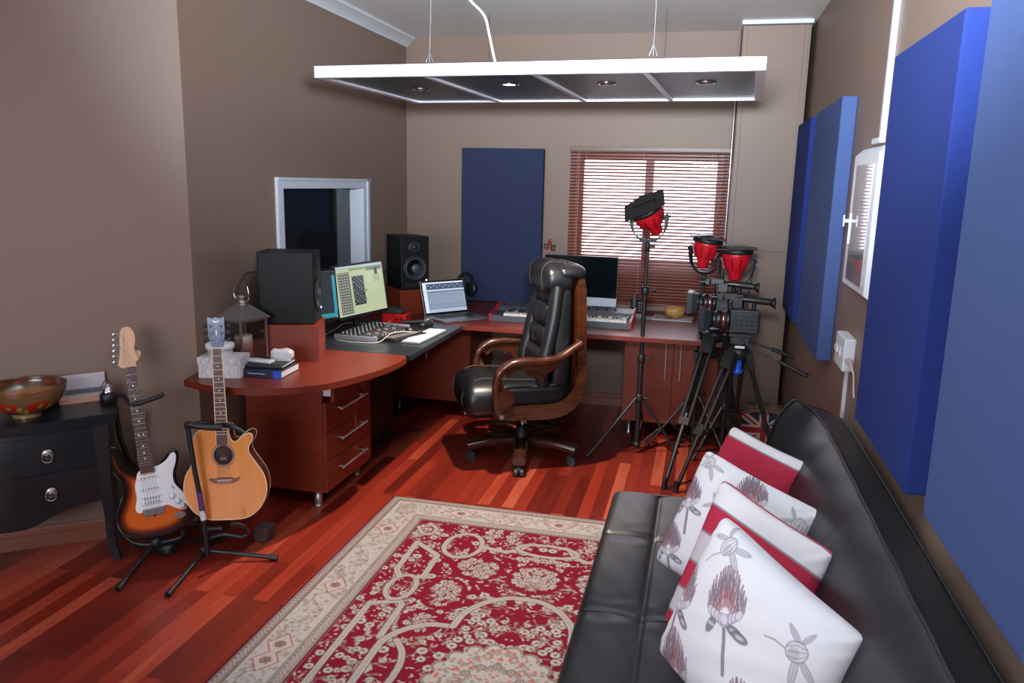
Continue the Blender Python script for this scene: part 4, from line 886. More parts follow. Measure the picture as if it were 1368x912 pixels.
# union flag box
ub = thing('flag_box', 'storage box printed with a British union flag on the floor by the column', 'box', (.455, 5.28, 0), R(4))
def flag_paint(cv, w, h):
    b = rgb(40, 42, 72); r_ = rgb(170, 40, 44); wh = rgb(206, 196, 186)
    cv.rect(0, w, 0, h, b)
    for p in (((0, 0), (w, h)), ((w, 0), (0, h))): cv.line(p, h*.20, wh); cv.line(p, h*.08, r_)
    cv.rect(0, w, h*.35, h*.65, wh); cv.rect(w*.40, w*.60, 0, h, wh); cv.rect(0, w, h*.41, h*.59, r_); cv.rect(w*.435, w*.565, 0, h, r_)
MB().bx(-.14, .14, -.13, .13, 0, .215).build('carton', mat('box_blue', rgb(50, 50, 80), .6), ub)
for k, (M, ww) in enumerate(((Matrix.Translation((0, -.1305, .1075)), .28), (Matrix.Translation((-.1405, 0, .1075)) @ Matrix.Rotation(R(-90), 4, 'Z'), .26), (Matrix.Translation((0, 0, .2155)) @ Matrix.Rotation(R(-90), 4, 'X'), .28))):
    hh = .215 if k < 2 else .26
    cv = Canvas(ww, hh, .003, (0, 0, 0)); flag_paint(cv, ww, hh); P = np.stack([cv.X-ww/2, 0*cv.X, hh/2-cv.Y], -1); Mn = np.array(M)
    grid_obj('printed_side', P@Mn[:3, :3].T+Mn[:3, 3], cv.c, vcol_mat('print', .5), ub)
w = MB()
for k in range(26):
    x = -.12+.24*rng.random(); y = -.11+.22*rng.random(); w.tube([(x, y, .217+.01*k/26), (x+.05*math.cos(k), y*.6+.06*math.sin(k*1.7), .235+.015*math.sin(k))], .0025, 5)
w.tube([(-.12, 0, .2165), (.12, 0, .2165)], .003, 5); w.build('packing_straw', mat('straw', rgb(150, 130, 100), .7), ub)

# ------------------------------------------------------------------ console chest
kb = mat('black_lacquer', rgb(24, 26, 31), .28, spec=.5, noise=((6, 6, 6), .2))
cn = thing('chest_of_drawers', 'black lacquered two drawer chest with curved front and splayed legs', 'chest of drawers', (-2.543, 2.904, 0), R(37.6))
WC = .82
def fronty(x, z=.5):   # serpentine plan and gentle bombe section
    u = (x+WC/2)/(WC/2); return -(.245+.085*math.cos(u*PI/2)**1.2 if abs(u) < 1 else .245) - .022*math.sin(max(0, min(1, (z-.22)/.42))*PI)
xs_ = np.linspace(-WC, 0, 33)
top = [(.022, -.022)]+[(.028, -.262)]+[(x, fronty(x, .9)-.024) for x in xs_[::-1]]+[(-WC-.028, -.262), (-WC-.022, -.022)]
w = MB(); w.prism(top, .632, .662, 'z'); w.build('top', kb, cn, bevel=.010, seg=4)
w = MB(); tp2 = [(p[0]*1.0, p[1]*.97) for p in top]; w.prism(tp2, .618, .633, 'z'); w.build('moulding', kb, cn, bevel=.004)
zs = np.linspace(.20, .618, 16); rings = []
def apron(x): u = abs((x+WC/2)/(WC/2)); return .215 + .075*(0.5-0.5*math.cos(min(1, max(0, (u-.15)/.55))*PI)) - .0*u
rows = []
for t in np.linspace(0, 1, 16):
    rows.append([(x, fronty(x, apron(x)+(.618-apron(x))*t), apron(x)+(.618-apron(x))*t) for x in xs_])
w = MB(); w.loft(rows, caps=False, closed=False)
for e in (0, -1): w.add([r[e] for r in rows]+[(rows[0][e][0], -.03, rows[0][e][2]), (rows[-1][e][0], -.03, rows[-1][e][2])], [tuple(range(16))+(17, 16)], False)
w.bx(-WC, 0, -.032, -.022, .25, .618); w.build('case', kb, cn)
for z0, z1, nm in ((.455, .600, 'drawer'), (.285, .445, 'drawer')):
    rr = []
    for t in np.linspace(0, 1, 8):
        z = z0+(z1-z0)*t; rr.append([(x, fronty(x, z)-.0075, z) for x in xs_[2:-2]])
    w = MB(); w.loft(rr, caps=False, closed=False)
    bk_ = [[(x, y+.012, z) for x, y, z in r] for r in (rr[0], rr[-1])]
    w.loft([bk_[0], rr[0]], caps=False, closed=False, smooth=False); w.loft([rr[-1], bk_[1]], caps=False, closed=False, smooth=False)
    for e in (0, -1): w.add([r[e] for r in rr]+[(rr[-1][e][0], rr[-1][e][1]+.012, rr[-1][e][2]), (rr[0][e][0], rr[0][e][1]+.012, rr[0][e][2])], [tuple(range(10))], False)
    d = w.build(nm, kb, cn)
    for x in (-.225, -.595):
        z = (z0+z1)/2; y = fronty(x, z)-.008
        w = MB(); M = Matrix.Translation((x, y, z)) @ Matrix.Rotation(R(90), 4, 'X'); w.lathe([(.024, 0), (.024, .002), (.018, .004), (.007, .005), (.005, .012), (0, .013)], n=24, M=M)
        ring = [(x+.019*math.cos(a), y-.012-.002*math.cos(a), z-.010+.019*math.sin(a)) for a in np.linspace(0, 2*PI, 21)[:-1]]; w.tube(ring, .0025, 8, closed=True)
        w.build('ring_pull', mat('antique_silver', rgb(140, 134, 128), .35, metal=.9), d)
for x, y in ((-.03, -.25), (-.03, -.04), (-WC+.03, -.25), (-WC+.03, -.04)):
    s = 1 if x > -.4 else -1; fy = -1 if y < -.1 else 0
    P = smooth_open([(x, y, .618), (x-s*.002, y+fy*.008, .48), (x+s*.0, y+fy*.008, .34), (x+s*.004, y-fy*.004, .2), (x+s*.004, y-fy*.004, .1), (x+s*.022, y+fy*.012, .0)], 4)
    w = MB(); w.loft([[(p[0]+a*.5*wd, p[1]+b*.5*wd, p[2]) for a, b in ((-1, -1), (1, -1), (1, 1), (-1, 1))] for p, wd in ((p, .030+.034*(p[2]/.618)**1.2) for p in P)], smooth=False); w.build('leg', kb, cn, bevel=.003)
# bowl
bl = thing('painted_bowl', 'large red and gold flowered bowl on the black chest', 'bowl', (-2.668, 2.574, .662), 0)
prof = [(.055, .0), (.055, .012), (.06, .015), (.10, .035), (.135, .07), (.150, .105), (.154, .130)]; pi_ = [(.150, .130), (.146, .105), (.130, .072), (.096, .038), (.05, .022), (.001, .02)]
pp = smooth_open(prof, 8)+smooth_open(pi_, 5); na = 160
PR = np.array(pp); ang = np.linspace(0, 2*PI, na+1); P = np.stack([PR[:, :1]*np.cos(ang), PR[:, :1]*np.sin(ang), PR[:, 1:]*np.ones_like(ang)], -1)
wdt = 2*PI*.15; cv = Canvas(wdt, wdt*(len(pp)-1)/na, wdt/na, rgb(104, 80, 50)); hc = cv.ny*cv.res; nO = len(smooth_open(prof, 8)); yo = nO*cv.res
cv.rect(0, wdt, 0, yo*.3, rgb(150, 120, 80)); cv.rect(0, wdt, yo*.92, yo, rgb(120, 60, 30))
for k in range(7):
    x = wdt*(k+.5)/7; cv.disc(x, yo*.62, .055, rgb(170, 36, 26), ry=.030); cv.disc(x+.01, yo*.62, .016, rgb(90, 90, 50)); cv.disc(x+.01, yo*.62, .008, rgb(190, 150, 70))
    for j in range(5): cv.disc(x+.067+.016*math.cos(j*2.2), yo*.55+.016*math.sin(j*1.7), .011, rgb(176, 146, 76))
    cv.disc(x+.067, yo*.55, .006, rgb(90, 30, 20))
cv.rect(0, wdt, yo+2*cv.res, hc+1, rgb(150, 104, 60)); cv.rect(0, wdt, yo, yo+8*cv.res, rgb(80, 52, 34))
for k in range(16): cv.disc(wdt*(k+.5)/16, yo+4*cv.res, .012, rgb(150, 50, 30), ry=.006)
grid_obj('bowl', P, cv.c[:len(pp), :na+1], vcol_mat('glazed_print', .2, coat=.25), bl)
cf = thing('photo_card', 'small printed picture card leaning against the wall on the chest', 'picture card', (-2.597, 2.802, .662), (R(-8), 0, R(37.6+12)))
def card_paint(cv, w, h):
    cv.rect(0, w, 0, h, rgb(196, 190, 196)); cv.rect(0, w, h*.82, h, rgb(196, 140, 116)); cv.rect(0, w, h*.52, h*.70, rgb(110, 108, 122))
    for i in range(40): x = w*(i+.5)/40; cv.line([(x, h*.70), (x+.001, h*(.48+.1*((i*7) % 5)/5))], .0018, rgb(60, 58, 72))
    cv.rect(0, w, h*.70, h*.82, rgb(186, 160, 152)); cv.line([(w*.2, h*.2), (w*.8, h*.16)], .002, rgb(170, 160, 160))
cv = Canvas(.185, .125, .0025, (.5, .5, .5)); card_paint(cv, .185, .125)
grid_obj('print', np.stack([cv.X-.0925, -.003+0*cv.X, .125-cv.Y], -1), cv.c, vcol_mat('print', .5), cf); MB().bx(-.0925, .0925, -.0025, .001, 0, .125).build('board', mat('paper_grey', (.4, .4, .4)), cf)
ck_ = thing('table_clock', 'small chrome domed ornament on a black round base on the chest', 'ornament', (-2.492, 2.83, .662), 0)
MB().lathe([(0, 0), (.034, 0), (.034, .04), (.030, .043), (0, .043)], n=28).build('base', rub, ck_)
MB().lathe([(.026, .043), (.027, .055), (.022, .058), (.024, .066), (.016, .072), (.012, .084), (.006, .088), (0, .089)], n=28).build('dome', chrome, ck_)
w = MB(); w.tube([(.031*math.cos(a), 0, .045+.055*math.sin(a)) for a in np.linspace(0, PI, 18)], .0022, 8); w.build('hoop', mat('dark_hoop', rgb(70, 40, 30), .3), ck_)
ck_.name = 'chrome_ornament'

# ------------------------------------------------------------------ guitars
def plate(parent, name, pts, y0, y1, m, bevel=.001, M=None): return MB().prism(pts, y0, y1, 'y', M=M).build(name, m, parent, bevel=bevel)
sil = mat('guitar_chrome', rgb(176, 176, 180), .25, metal=.9)
def electric():
    t = thing('electric_guitar', 'sunburst electric guitar with white pickguard and rosewood neck on a stand', 'guitar', (-2.225, 2.755, .10), (R(-10), R(-5.25), R(37)))
    S = .94
    o = [(0, 0), (.08, .008), (.14, .045), (.165, .115), (.152, .18), (.118, .235), (.118, .285), (.135, .33), (.140, .372), (.122, .392), (.098, .375), (.075, .342), (.045, .322), (.0, .318), (-.045, .325), (-.080, .345), (-.094, .375), (-.104, .425), (-.122, .455), (-.148, .452), (-.164, .41), (-.152, .345), (-.122, .29), (-.118, .24), (-.142, .185), (-.166, .12), (-.150, .05), (-.08, .008)]
    O = np.array(smooth_closed(o, 5))*S; n = len(O); cz = np.clip(O[:, 1], .10, .26); cen = np.stack([O[:, 0]*0, cz], 1)
    lv = [(1.0, .019, 0), (1.0, -.012, 0), (.985, -.0175, 0), (.95, -.019, .0), (.89, -.019, .08), (.82, -.019, .30), (.74, -.019, .55), (.62, -.019, .80), (.45, -.019, .95), (.25, -.019, 1), (.02, -.019, 1)]
    k0, k1, k2 = np.array(rgb(16, 12, 11)), np.array(rgb(120, 42, 16)), np.array(rgb(196, 92, 30))
    P = []; K = []
    lv = lv[:4]+[(1-.05-.9*q_/26, -.019, 1) for q_ in range(1, 27)]
    for s, y, c in lv:
        q = cen+(O-cen)*s; P.append(np.stack([q[:, 0], 0*q[:, 0]+y, q[:, 1]], 1)); col = k0*(1-c)+k1*c if c < .5 else k1*(1-(c-.5)*2)+k2*(c-.5)*2
        K.append(np.tile(col, (n, 1)))
    P.insert(0, np.stack([cen[:, 0]+(O-cen)[:, 0]*.02, 0*cz+.019, cen[:, 1]+(O-cen)[:, 1]*.02], 1)); K.insert(0, np.tile(k0, (n, 1)))
    P = np.array(P); Q = P[..., [0, 2]].reshape(-1, 1, 2); dd = np.sqrt(((Q-O[None])**2).sum(-1)).min(1).reshape(P.shape[:2]); tt = np.clip((dd-.016)/.042, 0, 1)[..., None]; tt = tt*tt*(3-2*tt)
    K = np.where(tt < .5, k0*(1-2*tt)+k1*2*tt, k1*(2-2*tt)+k2*(2*tt-1)); K[:2] = k0
    P = np.concatenate([P, P[:, :1]], 1); K = np.concatenate([K, K[:, :1]], 1)
    grid_obj('body', P, K, vcol_mat('sunburst_gloss', .12, coat=.6), t)
    pgm = mat('pickguard_white', rgb(222, 222, 226), .25)
    pg = plate(t, 'pickguard', [(x*S, z*S) for x, z in smooth_closed([(-.038, .318), (-.005, .330), (.045, .330), (.085, .350), (.112, .378), (.128, .368), (.122, .33), (.104, .285), (.104, .235), (.135, .18), (.146, .13), (.130, .105), (.095, .118), (.060, .142), (.025, .138), (-.03, .135), (-.06, .128), (-.074, .15), (-.062, .20), (-.062, .25), (-.05, .29)], 4)], -.0215, -.0185, pgm)
    for z, hh in ((.285, .017), (.232, .017)):
        p = MB().bx(-.042, .042, -.026, -.0214, (z-.009)*S, (z+.009)*S).build('pickup', pgm, pg, bevel=.004); w = MB()
        for k in range(6): w.tube([(-.028+k*.0112, -.026, z*S), (-.028+k*.0112, -.0275, z*S)], .003, 8)
        w.build('pole_pieces', sil, p)
    p = MB().bx(-.042, .042, -.026, -.0214, .158*S, .198*S).build('humbucker', pgm, pg, bevel=.003); w = MB()
    w.bx(-.040, .040, -.0266, -.0258, .162*S, .1635*S); w.bx(-.040, .040, -.0266, -.0258, .1925*S, .194*S)
    for k in range(6):
        for z in (.170, .186): w.tube([(-.028+k*.0112, -.026, z*S), (-.028+k*.0112, -.0275, z*S)], .003, 8)
    w.build('pole_pieces', mat('pole_dark', rgb(60, 60, 64), .3, metal=.8), p)
    for x, z in ((.085, .178), (.105, .150), (.124, .124)):
        MB().lathe([(.013, 0), (.012, .008), (.009, .010), (.0085, .017), (0, .018)], n=20, M=Matrix.Translation((x*S, -.0215, z*S)) @ Matrix.Rotation(R(90), 4, 'X')).build('control_knob', pgm, pg)
    w = MB(); w.bar((.088*S, -.0218, .232*S), (.100*S, -.0218, .205*S), .003, .001); w.tube([(.094*S, -.0215, .218*S), (.095*S, -.032, .220*S)], .003, 8); w.build('selector_switch', mat('pole_dark', (.1, .1, .1)), pg)
    w = MB(); w.bx(-.043, .043, -.028, -.019, .108*S, .142*S); w.build('bridge', sil, t, bevel=.002)
    w = MB()
    for k in range(6): w.bx(-.032+k*.0112, -.024+k*.0112, -.032, -.028, .112*S, .135*S)
    w.build('saddles', sil, t, bevel=.001)
    MB().prism([(.105*S+.026*math.cos(a)*S, .083*S+.014*math.sin(a)*S) for a in np.linspace(0, 2*PI, 24)[:-1]], -.0225, -.0188, 'y', M=Matrix.Translation((.0, 0, .0))).build('jack_plate', sil, t, bevel=.001)
    nk = MB(); nk.loft([[(hw4*math.cos(a), -.024+(-.006 if 0 else 0)+.020*max(0, math.sin(a))+(.0), z) for a in np.linspace(0, PI, 9)]+[(-hw4, -.026, z), (hw4, -.026, z)] for hw4, z in ((.028, .30*S), (.021, .80*S))], smooth=False); nk.build('neck', mat('maple', rgb(214, 168, 130), .3, coat=.3), t)
    fb = MB(); fb.add([(-.028, -.031, .308*S), (.028, -.031, .308*S), (.021, -.031, .80*S), (-.021, -.031, .80*S), (-.028, -.0225, .308*S), (.028, -.0225, .308*S), (.021, -.025, .80*S), (-.021, -.025, .80*S)], [(0, 1, 2, 3), (4, 7, 6, 5), (0, 4, 5, 1), (1, 5, 6, 2), (2, 6, 7, 3), (3, 7, 4, 0)])
    f = fb.build('fretboard', mat('rosewood', rgb(72, 34, 26), .4, noise=((20, 20, 3), .3)), t)
    w = MB(); d = MB(); scale = .648*S; nut = .80*S
    for k in range(1, 22):
        z = nut-scale*(1-2**(-k/12)); hw5 = .021+(.007)*(nut-z)/(.475*S); w.bx(-hw5, hw5, -.0322, -.031, z-.0009, z+.0009)
        if k in (3, 5, 7, 9, 12, 15, 17, 19):
            zz = z+.5*(scale*(2**(-(k-1)/12)-2**(-k/12)))
            for x in ((0,) if k != 12 else (-.009, .009)): d.tube([(x, -.031, zz), (x, -.0314, zz)], .0032, 12)
    w.build('frets', sil, f); d.build('fret_dots', pgm, f)
    hd = plate(t, 'headstock', [(x*S, z*S) for x, z in smooth_closed([(-.022, .795), (.022, .795), (.026, .818), (.046, .835), (.052, .862), (.036, .872), (.028, .885), (.036, .905), (.040, .94), (.030, .972), (.008, .982), (-.012, .972), (-.022, .94), (-.030, .88), (-.040, .835), (-.046, .812)], 4)], -.022, -.006, mat('maple', (.6, .4, .3)), bevel=.002)
    for k in range(6):
        x, z = (-.032+.0035*k), (.828+k*.025)
        w = MB(); w.tube([(x*S+.008, -.022, z*S), (x*S+.008, -.032, z*S)], [.005, .0035], 12); w.tube([(x*S, -.014, z*S), (x*S-.024, -.014, z*S+.002)], .003, 8); w.puff((x*S-.028, -.014, z*S+.002), (.012, .006, .016), .8, .8, 12, 8); w.build('tuner', sil, hd)
    lg_ = text_mb('Squier', .022, Matrix.Translation((.034*S, -.0226, .855*S)) @ Matrix.Rotation(R(78), 4, 'Y') @ Matrix.Rotation(R(90), 4, 'X')); lg_.build('logo', mat('logo_dark', rgb(60, 40, 34), .5), hd)
    w = MB()
    for k in range(6): w.tube([(-.028+k*.0112, -.033, .125*S), (-.0165+k*.0066, -.0345, .80*S), (-.024+.0035*k+.0, -.032, (.83+.025*k)*S)], .0005, 4)
    w.build('strings', sil, t)
    MB().tube([(-.148*S, 0, .452*S), (-.158*S, 0, .47*S)], [.004, .007], 10).build('strap_button', sil, t)
    return t
electric()
def acoustic():
    t = thing('acoustic_guitar', 'honey coloured cutaway acoustic guitar with blue grey headstock on a stand', 'guitar', (-1.945, 2.864, .18), (R(-4), R(-1.25), R(20))); t.scale = (.92, .96, .962)
    o = [(0, 0), (.09, .006), (.155, .05), (.188, .125), (.180, .20), (.145, .262), (.118, .305), (.116, .335), (.132, .365), (.136, .388), (.118, .398), (.09, .385), (.062, .362), (.040, .368), (.030, .40), (.027, .425), (-.03, .43), (-.085, .425), (-.125, .395), (-.138, .345), (-.132, .30), (-.150, .255), (-.180, .20), (-.188, .125), (-.155, .05), (-.09, .006)]
    O = smooth_closed(o, 5); topm = mat('spruce_top', rgb(214, 132, 58), .22, coat=.4, noise=((60, 3, 2), .07)); sidem = mat('mahogany_side', rgb(112, 46, 22), .22, coat=.4, noise=((4, 40, 4), .2))
    MB().prism(O, -.035, .05, 'y', smooth=True).build('body', sidem, t)
    MB().prism([(x*.990, .19+(z-.19)*.990) for x, z in O], -.038, -.0352, 'y').build('soundboard', topm, t, bevel=.001)
    w = MB(); w.tube([(x*.998, -.0365, .19+(z-.19)*.998) for x, z in O], .0028, 6, closed=True); w.tube([(x*.998, .049, .19+(z-.19)*.998) for x, z in O], .0025, 6, closed=True); w.build('binding', mat('cream_binding', rgb(222, 200, 160), .35), t)
    M = Matrix.Translation((0, -.038, .30)) @ Matrix.Rotation(R(90), 4, 'X')
    MB().lathe([(0, .0004), (.043, .0004), (.043, .0008), (0, .0008)], n=40, M=M).build('soundhole', mat('hole_brown', rgb(60, 34, 26), .8), t)
    w = MB(); w.lathe([(.044, .0), (.044, .0012), (.047, .0012), (.047, 0)], n=48, M=M, smooth=False); w.lathe([(.0495, .0), (.0495, .0012), (.0535, .0012), (.0535, 0)], n=48, M=M, smooth=False); w.build('rosette', mat('rosette_brown', rgb(92, 60, 40), .4), t)
    MB().lathe([(.047, .0), (.047, .0009), (.0495, .0009), (.0495, 0)], n=48, M=M, smooth=False).build('rosette_ring', mat('cream_binding', (.6, .5, .4)), t)
    MB().bx(-.014, .014, -.0392, -.0388, .278, .292).build('maker_label', mat('label_pale', rgb(120, 96, 86), .7), t)
    rw = mat('rosewood_light', rgb(120, 66, 46), .4, noise=((20, 20, 3), .3))
    plate(t, 'bridge', smooth_closed([(-.070, .197), (-.045, .192), (-.03, .198), (.03, .198), (.045, .192), (.070, .197), (.062, .184), (.04, .174), (.0, .171), (-.04, .174), (-.062, .184)], 3), -.046, -.038, rw, .001)
    w = MB()
    for k in range(6): w.puff((-.0275+k*.011, -.047, .179), (.005, .006, .005), 1, 1, 8, 6)
    w.bx(-.034, .034, -.0485, -.045, .1865, .189); w.build('bridge_pins', mat('pickguard_white', (.7, .7, .7)), t)
    nut = .785; b = .348
    nk = MB(); nk.loft([[(hw4*math.cos(a), -.040+.020*max(0, math.sin(a)), z) for a in np.linspace(0, PI, 9)]+[(-hw4, -.042, z), (hw4, -.042, z)] for hw4, z in ((.027, .40), (.0215, nut))], smooth=False); nk.build('neck', sidem, t)
    MB().add([(-.0275, -.047, b), (.0275, -.047, b), (.0215, -.047, nut), (-.0215, -.047, nut), (-.0275, -.0385, b), (.0275, -.0385, b), (.0215, -.0385, nut), (-.0215, -.0385, nut)], [(0, 1, 2, 3), (4, 7, 6, 5), (0, 4, 5, 1), (1, 5, 6, 2), (2, 6, 7, 3), (3, 7, 4, 0)]).build('fretboard', mat('rosewood_mid', rgb(88, 48, 38), .4, noise=((20, 20, 3), .3)), t)
    w = MB(); d = MB(); scale = .598
    for k in range(1, 19):
        z = nut-scale*(1-2**(-k/12)); hw5 = .0215+.006*(nut-z)/(nut-b); w.bx(-hw5, hw5, -.0483, -.047, z-.0009, z+.0009)
        if k in (3, 5, 7, 9, 12, 15): zz = z+.5*(scale*(2**(-(k-1)/12)-2**(-k/12))); d.tube([(0, -.047, zz), (0, -.0475, zz)], .003, 12)
    for s in (-1, 1): w.bar((s*.0277, -.0465, b), (s*.0217, -.0465, nut), .0016, .003)
    w.build('frets', mat('cream_binding', (.6, .5, .4)), t); d.build('fret_dots', mat('pickguard_white', (.7, .7, .7)), t)
    hs = plate(t, 'headstock', smooth_closed([(-.0215, .787), (.0215, .787), (.030, .81), (.036, .845), (.037, .90), (.036, .922), (.018, .916), (.0, .922), (-.018, .916), (-.036, .922), (-.037, .90), (-.036, .845), (-.030, .81)], 3), -.040, -.026, mat('headstock_blue', rgb(74, 92, 124), .25, coat=.2, noise=((3, 3, 12), .3)), .0015)
    MB().bx(-.0225, .0225, -.049, -.040, .784, .789).build('nut', mat('cream_binding', (.6, .5, .4)), t)
    for s in (-1, 1):
        for k in range(3):
            z = .822+k*.031; w = MB(); M = Matrix.Translation((s*.023, -.040, z)) @ Matrix.Rotation(R(90), 4, 'X')
            w.lathe([(.0075, 0), (.0075, .002), (.0035, .003), (.003, .012), (0, .012)], n=14, M=M); pt = w.build('tuner_post', sil, hs)
            w = MB(); w.tube([(s*.036, -.033, z), (s*.046, -.033, z)], .003, 8); w.puff((s*.053, -.033, z), (.017, .010, .020), .7, .7, 14, 8); w.build('tuner_knob', rub, pt)
    MB().prism(smooth_closed([(-.014, .908), (0, .904), (.014, .908), (.010, .900), (0, .898), (-.010, .900)], 3), -.0408, -.040, 'y').build('wing_logo', mat('logo_pearl', rgb(222, 224, 232), .2), hs); w = MB(); w.prism([(0, .872), (.0035, .852), (0, .838), (-.0035, .852)], -.0408, -.040, 'y'); w.build('star_inlay', mat('logo_pearl', rgb(222, 224, 232), .2), hs)
    w = MB()
    for k in range(6):
        s = -1 if k < 3 else 1; kk = (k if k < 3 else 5-k); w.tube([(-.0275+k*.011, -.047, .188), (-.0165+k*.0066, -.0495, nut), (s*.023, -.046, .822+kk*.031)], .0006, 4)
    w.build('strings', sil, t)
    return t
acoustic()
# ------------------------------------------------------------------ guitar stands
def gstand(origin, label, legs, column, yoke, cradle, arm=None, band=None):
    t = thing('guitar_stand', label, 'guitar stand', (origin[0], origin[1], 0)); o = Vector((origin[0], origin[1], 0)); q = lambda p: tuple(Vector(p)-o)
    w = MB(); w.tube([q(p) for p in column], .0105, 14); cl = w.build('column', blk, t)
    for l in legs:
        w = MB(); w.tube([q(p) for p in l], .0095, 12); lg = w.build('leg', blk, t)
        a, b = Vector(q(l[-2])), Vector(q(l[-1])); MB().tube([a.lerp(b, 1-.035/(b-a).length), b], .0135, 12).build('rubber_cap', rub, lg)
    MB().tube([q(p) for p in smooth_open(yoke, 5)], .010, 12).build('neck_yoke', rub, t)
    MB().tube([q(p) for p in smooth_open(cradle, 5)], .0095, 12).build('cradle', rub, t)
    MB().puff(q(legs[0][0]), (.05, .05, .05), .8, .8, 14, 10).build('leg_hub', rub, t)
    if arm: MB().tube([q(p) for p in smooth_open(arm, 4)], .014, 12).build('support_arm', rub, t)
    if band:
        a, b = Vector(q(band[0])), Vector(q(band[1])); MB().tube([a, b], .0118, 16).build('purple_label', mat('label_purple', rgb(84, 50, 104), .4), cl, 0)
        MB().tube([a.lerp(b, .02), a.lerp(b, .35)], .0121, 16).build('white_label', mat('label_white', rgb(210, 206, 214), .5), cl)
    return t
hub = (-2.235, 2.745, .075)
gstand((-2.25, 2.76), 'black tubular stand holding the sunburst electric guitar',
       [[hub, (-2.19, 2.452, .012)], [hub, (-2.105, 2.945, .014)], [hub, (-2.375, 2.80, .014)]],
       [(-2.235, 2.745, .05), (-2.30, 2.83, .12), (-2.405, 2.86, .30), (-2.465, 2.85, .50), (-2.475, 2.845, .665)],
       [(-2.475, 2.845, .665), (-2.462, 2.842, .69), (-2.42, 2.83, .700), (-2.37, 2.80, .69), (-2.318, 2.775, .685), (-2.25, 2.835, .705), (-2.235, 2.86, .715)],
       [(-2.345, 2.69, .12), (-2.31, 2.70, .085), (-2.255, 2.72, .072), (-2.20, 2.77, .072), (-2.15, 2.80, .085), (-2.13, 2.80, .12)])
hub = (-2.035, 2.83, .05)
gs2 = gstand((-2.03, 2.85), 'black tubular stand holding the acoustic guitar, pole in front of its body',
       [[hub, (-1.990, 2.515, .012)], [hub, (-1.735, 2.915, .014)], [hub, (-2.10, 3.02, .014)]],
       [(-2.015, 2.815, .03), (-2.022, 2.81, .25), (-2.040, 2.80, .42), (-2.058, 2.795, .62)],
       [(-1.875, 2.915, .575), (-1.91, 2.90, .60), (-1.96, 2.90, .61), (-2.02, 2.90, .61), (-2.065, 2.875, .61), (-2.06, 2.84, .612)],
       [(-2.05, 2.80, .205), (-2.055, 2.83, .165), (-2.05, 2.86, .12), (-2.03, 2.84, .10), (-1.96, 2.86, .12), (-1.885, 2.88, .11), (-1.86, 2.89, .13), (-1.865, 2.86, .17), (-1.875, 2.80, .205)],
       arm=[(-2.058, 2.795, .62), (-2.05, 2.79, .632), (-2.00, 2.80, .625), (-1.955, 2.82, .618), (-1.93, 2.84, .615)], band=((-2.021, 2.811, .20), (-2.029, 2.806, .33)))
gs2.location.x += .018; gs2.location.y -= .047
tag(MB().box((0, 0, .035), (.07, .09, .07)).build('foam_block', mat('brown_foam', rgb(62, 44, 46), .9), bevel=.012), 'dark brown foam block on the floor behind the acoustic guitar stand', 'block').location = (-1.885, 3.045, 0)
tag(MB().puff((0, 0, .03), (.10, .07, .06), .7, .7).build('stand_weight', rub), 'black rubber lump on the floor beneath the electric guitar', 'weight').location = (-2.225, 2.79, .0)
tag(MB().tube([(-2.215, 3.03, .012), (-2.125, 3.07, .012)], .012, 12).build('short_rod', mat('rod_grey', rgb(60, 60, 66), .5)), 'short grey rod on the floor between the two guitars', 'rod')
w = MB(); P = smooth_open([(-2.41, 2.93, .60), (-2.42, 2.93, .50), (-2.44, 2.94, .40), (-2.42, 2.93, .33), (-2.38, 2.92, .28), (-2.36, 2.90, .25)], 5)
w.loft([[(p[0]-.011, p[1]-.012, p[2]), (p[0]+.011, p[1]+.012, p[2]), (p[0]+.013, p[1]+.009, p[2]), (p[0]-.009, p[1]-.015, p[2])] for p in P], smooth=False)
tag(w.build('guitar_strap', mat('pink_leather', rgb(150, 112, 110), .6)), 'pinkish brown leather strap hanging behind the electric guitar neck', 'strap')
